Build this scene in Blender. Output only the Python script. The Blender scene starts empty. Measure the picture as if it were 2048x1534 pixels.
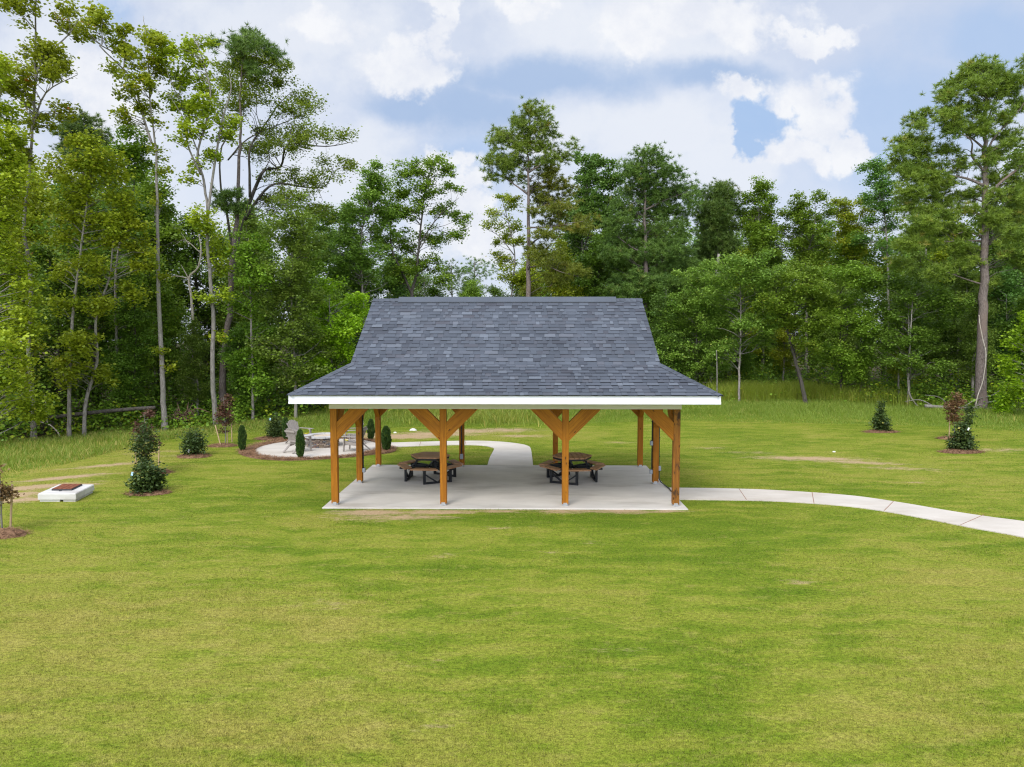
import bpy, math, random
import numpy as np
from mathutils import Vector, Matrix

random.seed(7)
SC = bpy.context.scene
COL = SC.collection
R = math.radians

# ------------------------------------------------------------------ camera
FPX = 1366.0                      # focal length in pixels of the 2048 px frame
TH = math.atan((767 - 675.9) / FPX)
PS = math.atan((1045.6 - 1024) / FPX)
CAM = np.array([0.4565, 0.0, 4.236])
RIGHT = np.array([math.cos(PS), math.sin(PS), 0.0])
FWD0 = np.array([-math.sin(PS), math.cos(PS), 0.0])
FWD = FWD0 * math.cos(TH) + np.array([0, 0, -math.sin(TH)])
UPV = FWD0 * math.sin(TH) + np.array([0, 0, math.cos(TH)])

cam = bpy.data.cameras.new('camera')
cam.sensor_width = 36.0
cam.lens = FPX / 2048 * 36.0
cam.clip_start = 0.1
cam.clip_end = 3000
camo = bpy.data.objects.new('camera', cam)
camo.location = CAM
camo.rotation_euler = (math.pi / 2 - TH, 0, PS)
COL.objects.link(camo)
SC.camera = camo


def sstep(t):
    t = np.clip(t, 0, 1)
    return t * t * (3 - 2 * t)


def gz(x, y):
    """Height of the ground."""
    x = np.asarray(x, float)
    y = np.asarray(y, float)
    away = sstep((np.hypot(x, (y - 20) * 0.8) - 10.5) / 12)
    z = -0.03 + away * (0.07 * np.sin(x * 0.31 + 1.0) * np.cos(y * 0.23) + 0.05 * np.sin(x * 0.13 + y * 0.19))
    z = z - 0.25 * sstep((-x - 12) / 9)
    z = z + 0.30 * sstep((y - 33) / 16)
    return z


def ray(px, py):
    d = FWD + RIGHT * ((px - 1024) / FPX) + UPV * ((767 - py) / FPX)
    return d


def at(px, py, D):
    """Point of the sight line at forward distance D (world y)."""
    d = ray(px, py)
    return CAM + d * (D / d[1])


def gnd(px, py):
    d = ray(px, py)
    z = 0.0
    for _ in range(12):
        p = CAM + d * ((z - CAM[2]) / d[2])
        z = float(gz(p[0], p[1]))
    return np.array([p[0], p[1], z])


# ------------------------------------------------------------------ materials
def new_mat(name):
    m = bpy.data.materials.new(name)
    m.use_nodes = True
    nt = m.node_tree
    nt.nodes.clear()
    return m, G(nt)


class G:
    def __init__(s, nt):
        s.nt = nt

    def n(s, typ, ins=None, **kw):
        nd = s.nt.nodes.new(typ)
        for k, v in kw.items():
            setattr(nd, k, v)
        for k, v in (ins or {}).items():
            s.set(nd, k, v)
        return nd

    def set(s, nd, k, v):
        sock = nd.inputs[k]
        if isinstance(v, bpy.types.NodeSocket):
            s.nt.links.new(v, sock)
        else:
            if isinstance(v, (tuple, list)) and len(v) == 3 and sock.type == 'RGBA':
                v = (*v, 1)
            sock.default_value = v

    def math(s, op, a, b=None, clamp=False):
        nd = s.n('ShaderNodeMath', operation=op, use_clamp=clamp)
        s.set(nd, 0, a)
        if b is not None:
            s.set(nd, 1, b)
        return nd.outputs[0]

    def vmath(s, op, a, b=None):
        nd = s.n('ShaderNodeVectorMath', operation=op)
        s.set(nd, 0, a)
        if b is not None:
            s.set(nd, 1, b)
        return nd.outputs['Value'] if op in ('LENGTH', 'DISTANCE', 'DOT_PRODUCT') else nd.outputs[0]

    def mix(s, f, a, b, blend='MIX'):
        nd = s.n('ShaderNodeMix', data_type='RGBA', blend_type=blend)
        s.set(nd, 0, f)
        s.set(nd, 6, a)
        s.set(nd, 7, b)
        return nd.outputs[2]

    def mapr(s, v, a, b, c=0.0, d=1.0, smooth=False):
        nd = s.n('ShaderNodeMapRange')
        if smooth:
            nd.interpolation_type = 'SMOOTHSTEP'
        for i, x in enumerate((v, a, b, c, d)):
            s.set(nd, i, x)
        return nd.outputs[0]

    def noise(s, vec, scale, detail=3, rough=0.5, col=False):
        nd = s.n('ShaderNodeTexNoise')
        s.set(nd, 'Vector', vec)
        s.set(nd, 'Scale', scale)
        s.set(nd, 'Detail', detail)
        s.set(nd, 'Roughness', rough)
        return nd.outputs['Color' if col else 'Fac']

    def attr(s, name):
        return s.n('ShaderNodeAttribute', attribute_name=name).outputs['Fac']

    def scalev(s, vec, sx, sy, sz):
        return s.vmath('MULTIPLY', vec, (sx, sy, sz))

    def pos(s):
        return s.n('ShaderNodeNewGeometry').outputs['Position']

    def objco(s):
        return s.n('ShaderNodeTexCoord').outputs['Object']

    def bump(s, h, strength=0.3, dist=0.02):
        nd = s.n('ShaderNodeBump', {'Strength': strength, 'Distance': dist, 'Height': h})
        return nd.outputs[0]

    def out(s, col, rough=0.8, metal=0.0, normal=None, spec=0.3):
        b = s.n('ShaderNodeBsdfPrincipled', {'Base Color': col, 'Roughness': rough, 'Metallic': metal,
                                             'Specular IOR Level': spec})
        if normal is not None:
            s.set(b, 'Normal', normal)
        o = s.n('ShaderNodeOutputMaterial')
        s.nt.links.new(b.outputs[0], o.inputs[0])
        return b

    def out_sh(s, sh):
        o = s.n('ShaderNodeOutputMaterial')
        s.nt.links.new(sh, o.inputs[0])


def leaf_mat(name, dark, light, alt, trans=0.35, altp=0.12, mul=(1.70, 1.86, 1.22)):
    """Leaves: colour from a per-leaf value stored on the mesh."""
    m, g = new_mat(name)
    t = g.attr('tint')
    dark, light, alt = (tuple(x * m_ for x, m_ in zip(q_, mul)) for q_ in (dark, light, alt))
    c = g.mix(t, dark, light)
    a = g.mapr(g.attr('alt'), 1 - altp, 1 - altp * 0.3)
    c = g.mix(a, c, alt)
    rnd = g.n('ShaderNodeObjectInfo').outputs['Random']
    v = g.mapr(rnd, 0, 1, 0.82, 1.18)
    hsv = g.n('ShaderNodeHueSaturation', {'Hue': g.mapr(rnd, 0, 1, 0.492, 0.51), 'Saturation': 1.0, 'Value': v, 'Color': c})
    c = hsv.outputs[0]
    d = g.n('ShaderNodeBsdfPrincipled', {'Base Color': c, 'Roughness': 0.5, 'Specular IOR Level': 0.35})
    tl = g.n('ShaderNodeBsdfTranslucent', {'Color': g.mix(0.5, c, light)})
    mx = g.n('ShaderNodeMixShader', {0: trans})
    g.nt.links.new(d.outputs[0], mx.inputs[1])
    g.nt.links.new(tl.outputs[0], mx.inputs[2])
    g.out_sh(mx.outputs[0])
    return m


def bark_mat(name, c1, c2, c3, scale=6):
    m, g = new_mat(name)
    p = g.pos()
    n1 = g.noise(g.scalev(p, 1, 1, 0.25), scale * 3, 5, 0.65)
    n2 = g.noise(p, 0.9, 3)
    c = g.mix(g.mapr(n1, 0.35, 0.65), c1, c2)
    c = g.mix(g.mapr(n2, 0.5, 0.72), c, c3)
    g.out(c, 0.95, normal=g.bump(n1, 0.8, 0.03), spec=0.1)
    return m


def plain(name, c, rough=0.6, metal=0.0, var=0.15, scale=8, spec=0.3):
    m, g = new_mat(name)
    n = g.noise(g.objco(), scale, 4, 0.6)
    c2 = g.mix(g.mapr(n, 0.3, 0.7), tuple(x * (1 - var) for x in c), tuple(min(1, x * (1 + var)) for x in c))
    g.out(c2, rough, metal, spec=spec)
    return m


def lawn_colour(g):
    """Grass colour by place: broad dry and lush patches, a painted roof shadow by the slab, short streaks along the mowing lines."""
    p = g.pos()
    dry = g.attr('dry')  # below zero also holds the painted roof shadow
    warp = g.vmath('MULTIPLY', g.vmath('SUBTRACT', g.noise(p, 0.7, 3, col=True), (0.5, 0.5, 0.5)), (1.6, 1.0, 0))
    q = g.vmath('ADD', p, warp)
    broad = g.noise(g.scalev(q, 0.16, 0.26, 0), 1.0, 3, 0.55)
    streak = g.noise(g.scalev(q, 0.55, 1.9, 0), 1.0, 5, 0.68)
    mid = g.noise(g.scalev(p, 2.0, 4.2, 0), 1.0, 5, 0.70)
    fine = g.noise(g.scalev(p, 14, 22, 0), 1.0, 3, 0.7)
    vfine = g.noise(g.scalev(p, 55, 75, 0), 1.0, 2, 0.7)
    w = g.math('ADD', g.math('MULTIPLY', broad, 0.40), g.math('MULTIPLY', streak, 0.60))
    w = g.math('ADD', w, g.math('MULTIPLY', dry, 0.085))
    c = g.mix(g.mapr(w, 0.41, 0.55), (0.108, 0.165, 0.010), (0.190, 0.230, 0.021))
    c = g.mix(g.mapr(w, 0.50, 0.68, 0, 0.9), c, (0.272, 0.248, 0.048))
    m2 = g.math('ADD', mid, g.math('MULTIPLY', dry, 0.05))
    c = g.mix(g.mapr(m2, 0.54, 0.76, 0, 0.65), c, (0.330, 0.285, 0.075))
    c = g.mix(g.mapr(mid, 0.43, 0.28, 0, 0.65), c, (0.070, 0.135, 0.005))
    vv = g.math('ADD', g.mapr(fine, 0.3, 0.7, -0.40, 0.40), g.mapr(vfine, 0.3, 0.7, -0.48, 0.48))
    vv = g.math('ADD', vv, 1.0)
    c = g.vmath('SCALE', c)
    sc = c.node
    return c, sc, vv, fine, vfine, mid


def build_lawn_mats():
    m, g = new_mat('lawn_ground')
    c, sc, vv, fine, vfine, mid = lawn_colour(g)
    g.set(sc, 'Scale', vv)
    wear = g.attr('wear')
    wn = g.math('ADD', wear, g.mapr(g.noise(g.scalev(g.pos(), 2.2, 6, 0), 1.0, 5, 0.7), 0.25, 0.75, -0.45, 0.45))
    dirt = g.mix(g.mapr(fine, 0.3, 0.7), (0.34, 0.225, 0.12), (0.50, 0.365, 0.22))
    c2 = g.mix(g.math('MULTIPLY', g.mapr(wn, 0.22, 0.70), g.mapr(wear, 0.0, 0.10)), c, dirt)
    wood = g.attr('wood')
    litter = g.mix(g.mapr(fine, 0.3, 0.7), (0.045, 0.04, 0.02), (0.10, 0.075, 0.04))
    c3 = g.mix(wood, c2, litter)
    h = g.math('ADD', fine, vfine)
    g.out(c3, 0.95, normal=g.bump(h, 0.55, 0.03), spec=0.1)
    m2, g = new_mat('grass_blade')
    c, sc, vv, fine, vfine, mid = lawn_colour(g)
    g.set(sc, 'Scale', g.math('MULTIPLY', vv, g.mapr(g.attr('tint'), 0, 1, 0.85, 1.65)))
    c = g.mix(g.mapr(g.attr('alt'), 0.84, 0.88, 0, 0.8), c, (0.38, 0.33, 0.11))
    d = g.n('ShaderNodeBsdfPrincipled', {'Base Color': c, 'Roughness': 0.6, 'Specular IOR Level': 0.25})
    tl = g.n('ShaderNodeBsdfTranslucent', {'Color': c})
    mx = g.n('ShaderNodeMixShader', {0: 0.35})
    g.nt.links.new(d.outputs[0], mx.inputs[1])
    g.nt.links.new(tl.outputs[0], mx.inputs[2])
    g.out_sh(mx.outputs[0])
    return m, m2


def concrete_mat(name, c1, c2, stain, stain_amt=0.5):
    m, g = new_mat(name)
    p = g.pos()
    n1 = g.noise(g.scalev(p, 0.5, 0.9, 1), 1.3, 5, 0.6)
    n2 = g.noise(p, 40, 4, 0.7)
    n3 = g.noise(g.scalev(p, 0.35, 1.1, 1), 1.0, 6, 0.65)
    c = g.mix(g.mapr(n1, 0.35, 0.65), c1, c2)
    c = g.mix(g.mapr(n3, 0.52, 0.72, 0, stain_amt), c, stain)
    c = g.mix(g.mapr(n2, 0.35, 0.7, 0, 0.10), c, tuple(x * 0.7 for x in c1))
    g.out(c, 0.85, normal=g.bump(n2, 0.05, 0.003), spec=0.25)
    return m


def wood_mat(name, dark, mid, light, stains=0.0, ring=7.0):
    """Stained timber: grain along the local z axis, knots, optional black weathering."""
    m, g = new_mat(name)
    p = g.objco()
    rnd = g.n('ShaderNodeObjectInfo').outputs['Random']
    off = g.vmath('ADD', p, g.n('ShaderNodeCombineXYZ', {0: g.math('MULTIPLY', rnd, 13.0), 1: g.math('MULTIPLY', rnd, 7.0), 2: g.math('MULTIPLY', rnd, 31.0)}).outputs[0])
    wob = g.vmath('MULTIPLY', g.vmath('SUBTRACT', g.noise(off, 2.0, 2, col=True), (0.5, 0.5, 0.5)), (0.06, 0.06, 0.0))
    q = g.vmath('ADD', off, wob)
    grain = g.noise(g.scalev(q, 34, 34, 1.1), 1.0, 4, 0.65)
    broad = g.noise(g.scalev(q, 6, 6, 0.7), 1.0, 3, 0.5)
    c = g.mix(g.mapr(grain, 0.34, 0.66), dark, light)
    c = g.mix(g.mapr(broad, 0.35, 0.65, 0, 0.6), c, mid)
    streak = g.noise(g.scalev(q, 90, 90, 2.0), 1.0, 3, 0.6)
    c = g.mix(g.mapr(streak, 0.50, 0.70, 0, 0.65), c, tuple(x * 0.55 for x in dark))
    c = g.mix(g.mapr(rnd, 0, 1, 0, 0.45), c, mid)
    blot = g.noise(g.scalev(q, 11, 11, 1.6), 1.0, 4, 0.6)
    c = g.mix(g.mapr(blot, 0.52, 0.72, 0, 0.75), c, dark)
    vor = g.n('ShaderNodeTexVoronoi', {'Vector': g.scalev(off, 8.5, 8.5, 3.2), 'Scale': 1.0})
    k = g.mapr(vor.outputs['Distance'], 0.16, 0.07)
    kn = g.math('MULTIPLY', k, g.math('GREATER_THAN', g.n('ShaderNodeSeparateColor', {0: vor.outputs['Color']}).outputs[0], 0.4))
    c = g.mix(g.math('MULTIPLY', kn, 0.88), c, (0.035, 0.014, 0.006))
    if stains:
        sn = g.noise(g.scalev(off, 4, 4, 2.4), 1.0, 5, 0.7)
        c = g.mix(g.mapr(sn, 0.52, 0.62, 0, stains), c, (0.025, 0.018, 0.014))
    g.out(c, 0.62, normal=g.bump(grain, 0.2, 0.004), spec=0.2)
    return m


# ------------------------------------------------------------------ meshes
def mesh_np(name, V, Fc, mat, parent=None, attrs=None, smooth=False, loc=None):
    """One mesh object from numpy arrays, all faces with the same number of corners."""
    V = np.asarray(V, np.float32)
    Fc = np.asarray(Fc, np.int32)
    me = bpy.data.meshes.new(name)
    k = Fc.shape[1]
    me.vertices.add(len(V))
    me.vertices.foreach_set('co', V.ravel())
    me.loops.add(Fc.size)
    me.loops.foreach_set('vertex_index', Fc.ravel())
    me.polygons.add(len(Fc))
    me.polygons.foreach_set('loop_start', np.arange(0, Fc.size, k, dtype=np.int32))
    if smooth:
        me.polygons.foreach_set('use_smooth', np.ones(len(Fc), bool))
    for an, av in (attrs or {}).items():
        a = me.attributes.new(an, 'FLOAT', 'POINT')
        a.data.foreach_set('value', np.asarray(av, np.float32))
    me.update(calc_edges=True)
    me.materials.append(mat)
    return link(name, me, parent, loc)


def link(name, me, parent=None, loc=None):
    o = bpy.data.objects.new(name, me)
    COL.objects.link(o)
    if parent is not None:
        o.parent = parent
    if loc is not None:
        o.location = loc
    return o


class MB:
    """Collects shapes of mixed faces into one mesh."""

    def __init__(s):
        s.v = []
        s.f = []
        s.sm = []
        s.M = Matrix.Identity(4)

    def add(s, vs, fs, smooth=False):
        b = len(s.v)
        s.v.extend([tuple(s.M @ Vector(v)) for v in vs])
        s.f.extend([tuple(b + i for i in f) for f in fs])
        s.sm.extend([smooth] * len(fs))
        return s

    def box(s, c, d, rot=None, bev=0.0):
        hx, hy, hz = (x / 2 for x in d)
        if bev <= 0:
            vs = [Vector((x, y, z)) for z in (-hz, hz) for y in (-hy, hy) for x in (-hx, hx)]
            fs = [(0, 2, 3, 1), (4, 5, 7, 6), (0, 1, 5, 4), (2, 6, 7, 3), (0, 4, 6, 2), (1, 3, 7, 5)]
        else:
            bev = min(bev, hx * 0.9, hy * 0.9, hz * 0.9)
            vs = []
            idx = {}
            for sx in (-1, 1):
                for sy in (-1, 1):
                    for sz in (-1, 1):
                        for a in range(3):
                            p = [sx * hx, sy * hy, sz * hz]
                            for b in range(3):
                                if b != a:
                                    p[b] -= (sx, sy, sz)[b] * bev
                            idx[(sx, sy, sz, a)] = len(vs)
                            vs.append(Vector(p))
            fs = []
            for a in range(3):
                b, c2 = [(1, 2), (2, 0), (0, 1)][a]
                for sg in (-1, 1):
                    q = []
                    for (u, w) in ((-1, -1), (1, -1), (1, 1), (-1, 1)):
                        k = [0, 0, 0]
                        k[a] = sg
                        k[b] = u
                        k[c2] = w
                        q.append(idx[(k[0], k[1], k[2], a)])
                    fs.append(tuple(q if sg > 0 else q[::-1]))
                # edges along axis a
                for u in (-1, 1):
                    for w in (-1, 1):
                        def kk(e, ax):
                            k = [0, 0, 0]
                            k[a] = e
                            k[b] = u
                            k[c2] = w
                            return idx[(k[0], k[1], k[2], ax)]
                        q = [kk(-1, b), kk(1, b), kk(1, c2), kk(-1, c2)]
                        fs.append(tuple(q if u * w < 0 else q[::-1]))
            for sx in (-1, 1):
                for sy in (-1, 1):
                    for sz in (-1, 1):
                        q = [idx[(sx, sy, sz, a)] for a in range(3)]
                        fs.append(tuple(q if sx * sy * sz > 0 else q[::-1]))
        if rot is not None:
            vs = [rot @ v for v in vs]
        c = Vector(c)
        return s.add([v + c for v in vs], fs)

    def bar(s, a, b, w, h, up=(0, 0, 1), bev=0.0):
        """A box from a to b, w wide and h high."""
        a = Vector(a)
        b = Vector(b)
        z = (b - a)
        L = z.length
        z.normalize()
        u = Vector(up)
        x = u.cross(z)
        if x.length < 1e-4:
            x = Vector((1, 0, 0)).cross(z)
        x.normalize()
        y = z.cross(x)
        rot = Matrix((x, y, z)).transposed()
        return s.box((a + b) / 2, (w, h, L), rot, bev)

    def prism(s, poly, z0, z1):
        n = len(poly)
        vs = [(x, y, z0) for x, y in poly] + [(x, y, z1) for x, y in poly]
        fs = [tuple(range(n - 1, -1, -1)), tuple(range(n, 2 * n))]
        fs += [(i, (i + 1) % n, n + (i + 1) % n, n + i) for i in range(n)]
        return s.add(vs, fs)

    def tube(s, pts, rad, n=8, cap=True):
        pts = [Vector(p) for p in pts]
        if not isinstance(rad, (list, tuple, np.ndarray)):
            rad = [rad] * len(pts)
        vs = []
        fs = []
        for i, p in enumerate(pts):
            t = (pts[min(i + 1, len(pts) - 1)] - pts[max(i - 1, 0)])
            t = t.normalized() if t.length > 1e-9 else Vector((0, 0, 1))
            ref = Vector((0, 1, 0)) if abs(t.y) < 0.9 else Vector((1, 0, 0))
            x = ref.cross(t).normalized()
            y = t.cross(x)
            for k in range(n):
                a = 2 * math.pi * k / n
                vs.append(p + (x * math.cos(a) + y * math.sin(a)) * rad[i])
        for i in range(len(pts) - 1):
            for k in range(n):
                k2 = (k + 1) % n
                fs.append((i * n + k, i * n + k2, (i + 1) * n + k2, (i + 1) * n + k))
        if cap:
            fs.append(tuple(range(n - 1, -1, -1)))
            fs.append(tuple(range((len(pts) - 1) * n, len(pts) * n)))
        return s.add(vs, fs, True)

    def build(s, name, mat, parent=None, loc=None, rot=None):
        me = bpy.data.meshes.new(name)
        me.from_pydata(s.v, [], s.f)
        me.polygons.foreach_set('use_smooth', s.sm)
        me.materials.append(mat)
        me.update()
        o = link(name, me, parent, loc)
        if rot is not None:
            o.rotation_euler = rot
        return o


def tag(o, label=None, cat=None, group=None, kind=None):
    if label:
        o['label'] = label
    if cat:
        o['category'] = cat
    if group:
        o['group'] = group
    if kind:
        o['kind'] = kind
    return o


def empty(name, loc, label=None, cat=None, group=None, rz=0.0):
    o = bpy.data.objects.new(name, None)
    o.empty_display_size = 0.3
    o.location = loc
    o.rotation_euler = (0, 0, rz)
    COL.objects.link(o)
    return tag(o, label, cat, group)


def copy_tree(root, loc, rz=0.0, sc=1.0, label=None, group=None):
    r = root.copy()
    COL.objects.link(r)
    r.location = loc
    r.rotation_euler = (0, 0, rz)
    r.scale = (sc, sc, sc)
    if label:
        r['label'] = label
    if group:
        r['group'] = group
    for ch in list(root.children):
        c = ch.copy()
        COL.objects.link(c)
        c.parent = r
        for g2 in list(ch.children):
            d = g2.copy()
            COL.objects.link(d)
            d.parent = c
    return r


def inpoly(x, y, poly):
    x = np.asarray(x)
    y = np.asarray(y)
    r = np.zeros(x.shape, bool)
    n = len(poly)
    for i in range(n):
        x1, y1 = poly[i][:2]
        x2, y2 = poly[(i + 1) % n][:2]
        if y1 == y2:
            continue
        c = ((y1 > y) != (y2 > y)) & (x < (x2 - x1) * (y - y1) / (y2 - y1) + x1)
        r ^= c
    return r


def catmull(pts, per=6):
    pts = [np.asarray(p, float) for p in pts]
    P = [2 * pts[0] - pts[1]] + pts + [2 * pts[-1] - pts[-2]]
    out = []
    for i in range(1, len(P) - 2):
        for k in range(per):
            t = k / per
            a, b, c, d = P[i - 1], P[i], P[i + 1], P[i + 2]
            out.append(0.5 * ((2 * b) + (c - a) * t + (2 * a - 5 * b + 4 * c - d) * t * t + (3 * b - a - 3 * c + d) * t ** 3))
    out.append(pts[-1])
    return out
# ------------------------------------------------------------------ shared materials
M_LAWN, M_BLADE = build_lawn_mats()
M_SLAB = concrete_mat('slab_concrete', (0.48, 0.445, 0.40), (0.58, 0.54, 0.485), (0.30, 0.262, 0.215), 0.8)
M_PATH = concrete_mat('path_concrete', (0.49, 0.44, 0.375), (0.59, 0.535, 0.465), (0.42, 0.35, 0.275), 0.6)
M_DRAIN = concrete_mat('drain_concrete', (0.52, 0.49, 0.45), (0.64, 0.62, 0.58), (0.34, 0.30, 0.25), 0.8)
M_WOOD = wood_mat('cedar_stain', (0.20, 0.066, 0.006), (0.33, 0.120, 0.009), (0.48, 0.195, 0.012))
M_WOOD_OLD = wood_mat('cedar_weathered', (0.16, 0.06, 0.012), (0.27, 0.105, 0.016), (0.38, 0.16, 0.022), stains=0.85)
M_WHITE = plain('white_trim', (0.80, 0.79, 0.84), 0.45, var=0.03)
M_CREAM = plain('cream_trim', (0.66, 0.62, 0.52), 0.5, var=0.03)
M_GALV = plain('galvanised', (0.45, 0.46, 0.47), 0.4, 0.6)
M_EBOX = plain('outlet_grey', (0.30, 0.33, 0.37), 0.5, var=0.05)
M_CONDUIT = plain('conduit_dark', (0.035, 0.037, 0.042), 0.5)
M_BLACK = plain('black_frame', (0.010, 0.011, 0.013), 0.45)
M_TAUPE = plain('chair_taupe', (0.30, 0.265, 0.235), 0.6, var=0.08)
M_YEL = plain('yellow_tag', (0.85, 0.66, 0.01), 0.5, var=0.02)
M_RUST = plain('rusty_iron', (0.22, 0.075, 0.038), 0.85, 0.2, var=0.4, scale=14)
M_IRON = plain('dark_iron', (0.06, 0.062, 0.068), 0.7, 0.3)
M_HOLE = plain('dark_hollow', (0.012, 0.010, 0.008), 0.9)
M_STAKE = plain('stake_wood', (0.46, 0.33, 0.19), 0.85, var=0.2)
M_TAGW = plain('tag_white', (0.85, 0.87, 0.88), 0.5, var=0.02)
M_TAGB = plain('tag_blue', (0.45, 0.68, 0.85), 0.5, var=0.02)
M_SAND = plain('pit_sand', (0.52, 0.42, 0.31), 0.95, var=0.2, scale=20)
M_ROCK = plain('pale_rock', (0.68, 0.65, 0.60), 0.9, var=0.15)
M_JOINT = plain('joint_strip', (0.24, 0.11, 0.06), 0.9)


def table_wood():
    m, g = new_mat('table_planks')
    p = g.objco()
    n = g.noise(g.scalev(p, 3, 34, 34), 1.0, 4, 0.6)
    c = g.mix(g.mapr(n, 0.3, 0.7), (0.25, 0.125, 0.062), (0.42, 0.23, 0.115))
    g.out(c, 0.5, normal=g.bump(n, 0.15, 0.003), spec=0.35)
    return m


M_PLANK = table_wood()


def mulch_mat():
    m, g = new_mat('pine_straw')
    p = g.pos()
    n = g.noise(g.scalev(p, 30, 45, 30), 1.0, 4, 0.7)
    n2 = g.noise(p, 3, 3)
    t = g.attr('tint')
    c = g.mix(g.mapr(n, 0.3, 0.7), (0.115, 0.058, 0.033), (0.27, 0.155, 0.092))
    c = g.mix(g.mapr(n2, 0.45, 0.7, 0, 0.6), c, (0.42, 0.26, 0.15))
    c = g.mix(g.math('MULTIPLY', t, 0.5), c, (0.45, 0.25, 0.13))
    g.out(c, 0.95, normal=g.bump(n, 0.8, 0.03), spec=0.1)
    return m


M_MULCH = mulch_mat()


def shingle_mat():
    m, g = new_mat('asphalt_shingles')
    t = g.attr('tint')
    p = g.pos()
    n = g.noise(p, 160, 2, 0.7)
    n2 = g.noise(p, 1.2, 3)
    r = g.n('ShaderNodeValToRGB')
    r.color_ramp.interpolation = 'LINEAR'
    e = r.color_ramp.elements
    e[0].position = 0.0
    e[0].color = (0.046, 0.052, 0.064, 1)
    e[1].position = 1.0
    e[1].color = (0.182, 0.202, 0.232, 1)
    x = e.new(0.45)
    x.color = (0.092, 0.104, 0.124, 1)
    g.set(r, 0, t)
    c = g.mix(g.mapr(g.attr('alt'), 0.0, 1.0, 0, 0.35), r.outputs[0], (0.105, 0.088, 0.092))
    c = g.mix(g.mapr(n, 0.3, 0.7, 0, 0.5), c, (0.03, 0.034, 0.045))
    c = g.mix(g.mapr(n2, 0.4, 0.7, 0, 0.2), c, (0.16, 0.18, 0.22))
    c = g.mix(g.math('GREATER_THAN', g.attr('alt'), 1.5), c, (0.012, 0.013, 0.015))  # dark asphalt butts, blackened further: the courses' shadow line is in the colour
    g.out(c, 0.9, normal=g.bump(n, 0.3, 0.004), spec=0.2)
    return m


M_SHINGLE = shingle_mat()


def stone_mat():
    m, g = new_mat('stacked_stone')
    t = g.attr('tint')
    p = g.pos()
    n = g.noise(p, 18, 5, 0.7)
    r = g.n('ShaderNodeValToRGB')
    r.color_ramp.interpolation = 'CONSTANT'
    e = r.color_ramp.elements
    cols = [(0.10, 0.11, 0.135), (0.30, 0.22, 0.16), (0.17, 0.115, 0.085), (0.26, 0.25, 0.24), (0.38, 0.27, 0.17), (0.13, 0.135, 0.16), (0.22, 0.13, 0.10)]
    e[0].color = (*cols[0], 1)
    e[1].position = 1 / 7
    e[1].color = (*cols[1], 1)
    for i in range(2, 7):
        x = e.new(i / 7)
        x.color = (*cols[i], 1)
    g.set(r, 0, t)
    c = g.mix(g.mapr(n, 0.3, 0.7, 0, 0.6), r.outputs[0], (0.30, 0.27, 0.24))
    g.out(c, 0.9, normal=g.bump(n, 0.5, 0.01), spec=0.2)
    return m


M_STONE = stone_mat()
M_COPING = concrete_mat('coping_stone', (0.42, 0.41, 0.40), (0.58, 0.56, 0.53), (0.32, 0.28, 0.25), 0.6)

# ------------------------------------------------------------------ places on the ground
SH, SF, SB = 4.572, 16.776, 22.575
PIT = gnd(646, 893)
PAT = gnd(637, 896.5)
PR = 2.32

WOOD_PX = [(-500, 930), (-100, 905), (0, 893), (150, 868), (330, 856), (440, 853), (600, 834), (720, 822), (900, 815), (1100, 812), (1300, 806), (1450, 800), (1600, 799), (1800, 812), (1960, 818), (2060, 822), (2400, 840)]
_w = sorted([tuple(gnd(*p)[:2]) for p in WOOD_PX])
WX, WY = np.array([p[0] for p in _w]), np.array([p[1] for p in _w])


def wood_edge(x):
    return np.interp(x, WX, WY)


MEAD_PX = [(-500, 1060), (-100, 990), (0, 965), (150, 925), (260, 898), (340, 880), (480, 868), (600, 862), (720, 856), (900, 848), (1100, 846), (1350, 838), (1500, 842), (1700, 846), (1850, 850), (2060, 862), (2400, 885)]
_m = sorted([tuple(gnd(*p)[:2]) for p in MEAD_PX])
MX, MY = np.array([p[0] for p in _m]), np.array([p[1] for p in _m])


def mead_edge(x):
    return np.interp(x, MX, MY)


# ------------------------------------------------------------------ the lawn
def build_lawn():
    xs = np.concatenate([np.arange(-400, -60, 20), np.arange(-60, -30, 1.0), np.arange(-30, 32, 0.22), np.arange(32, 62, 1.0), np.arange(62, 420, 20)])
    ys = np.concatenate([np.arange(-60, 0, 4), np.arange(0, 5, 0.5), np.arange(5, 46, 0.22), np.arange(46, 70, 1.5), np.arange(70, 600, 25)])
    X, Y = np.meshgrid(xs, ys)
    Z = gz(X, Y)
    nx, ny = len(xs), len(ys)
    V = np.stack([X.ravel(), Y.ravel(), Z.ravel()], 1)
    i = np.arange(nx * ny).reshape(ny, nx)
    Fc = np.stack([i[:-1, :-1].ravel(), i[:-1, 1:].ravel(), i[1:, 1:].ravel(), i[1:, :-1].ravel()], 1)
    wear = wear_at(X.ravel(), Y.ravel())
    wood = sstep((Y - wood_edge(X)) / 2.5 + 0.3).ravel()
    o = mesh_np('lawn', V, Fc, M_LAWN, attrs={'wear': wear, 'wood': wood, 'dry': dry_shade_at(X.ravel(), Y.ravel())}, smooth=True)
    tag(o, 'mown lawn with dry yellow streaks around the pavilion', 'lawn', kind='structure')


WEAR = []


def add_wear(px, py, rx, ry, amt, rot=0.0):
    p = gnd(px, py)
    WEAR.append((p[0], p[1], rx, max(ry, .13), min(1.0, amt * 1.35), rot))


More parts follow.
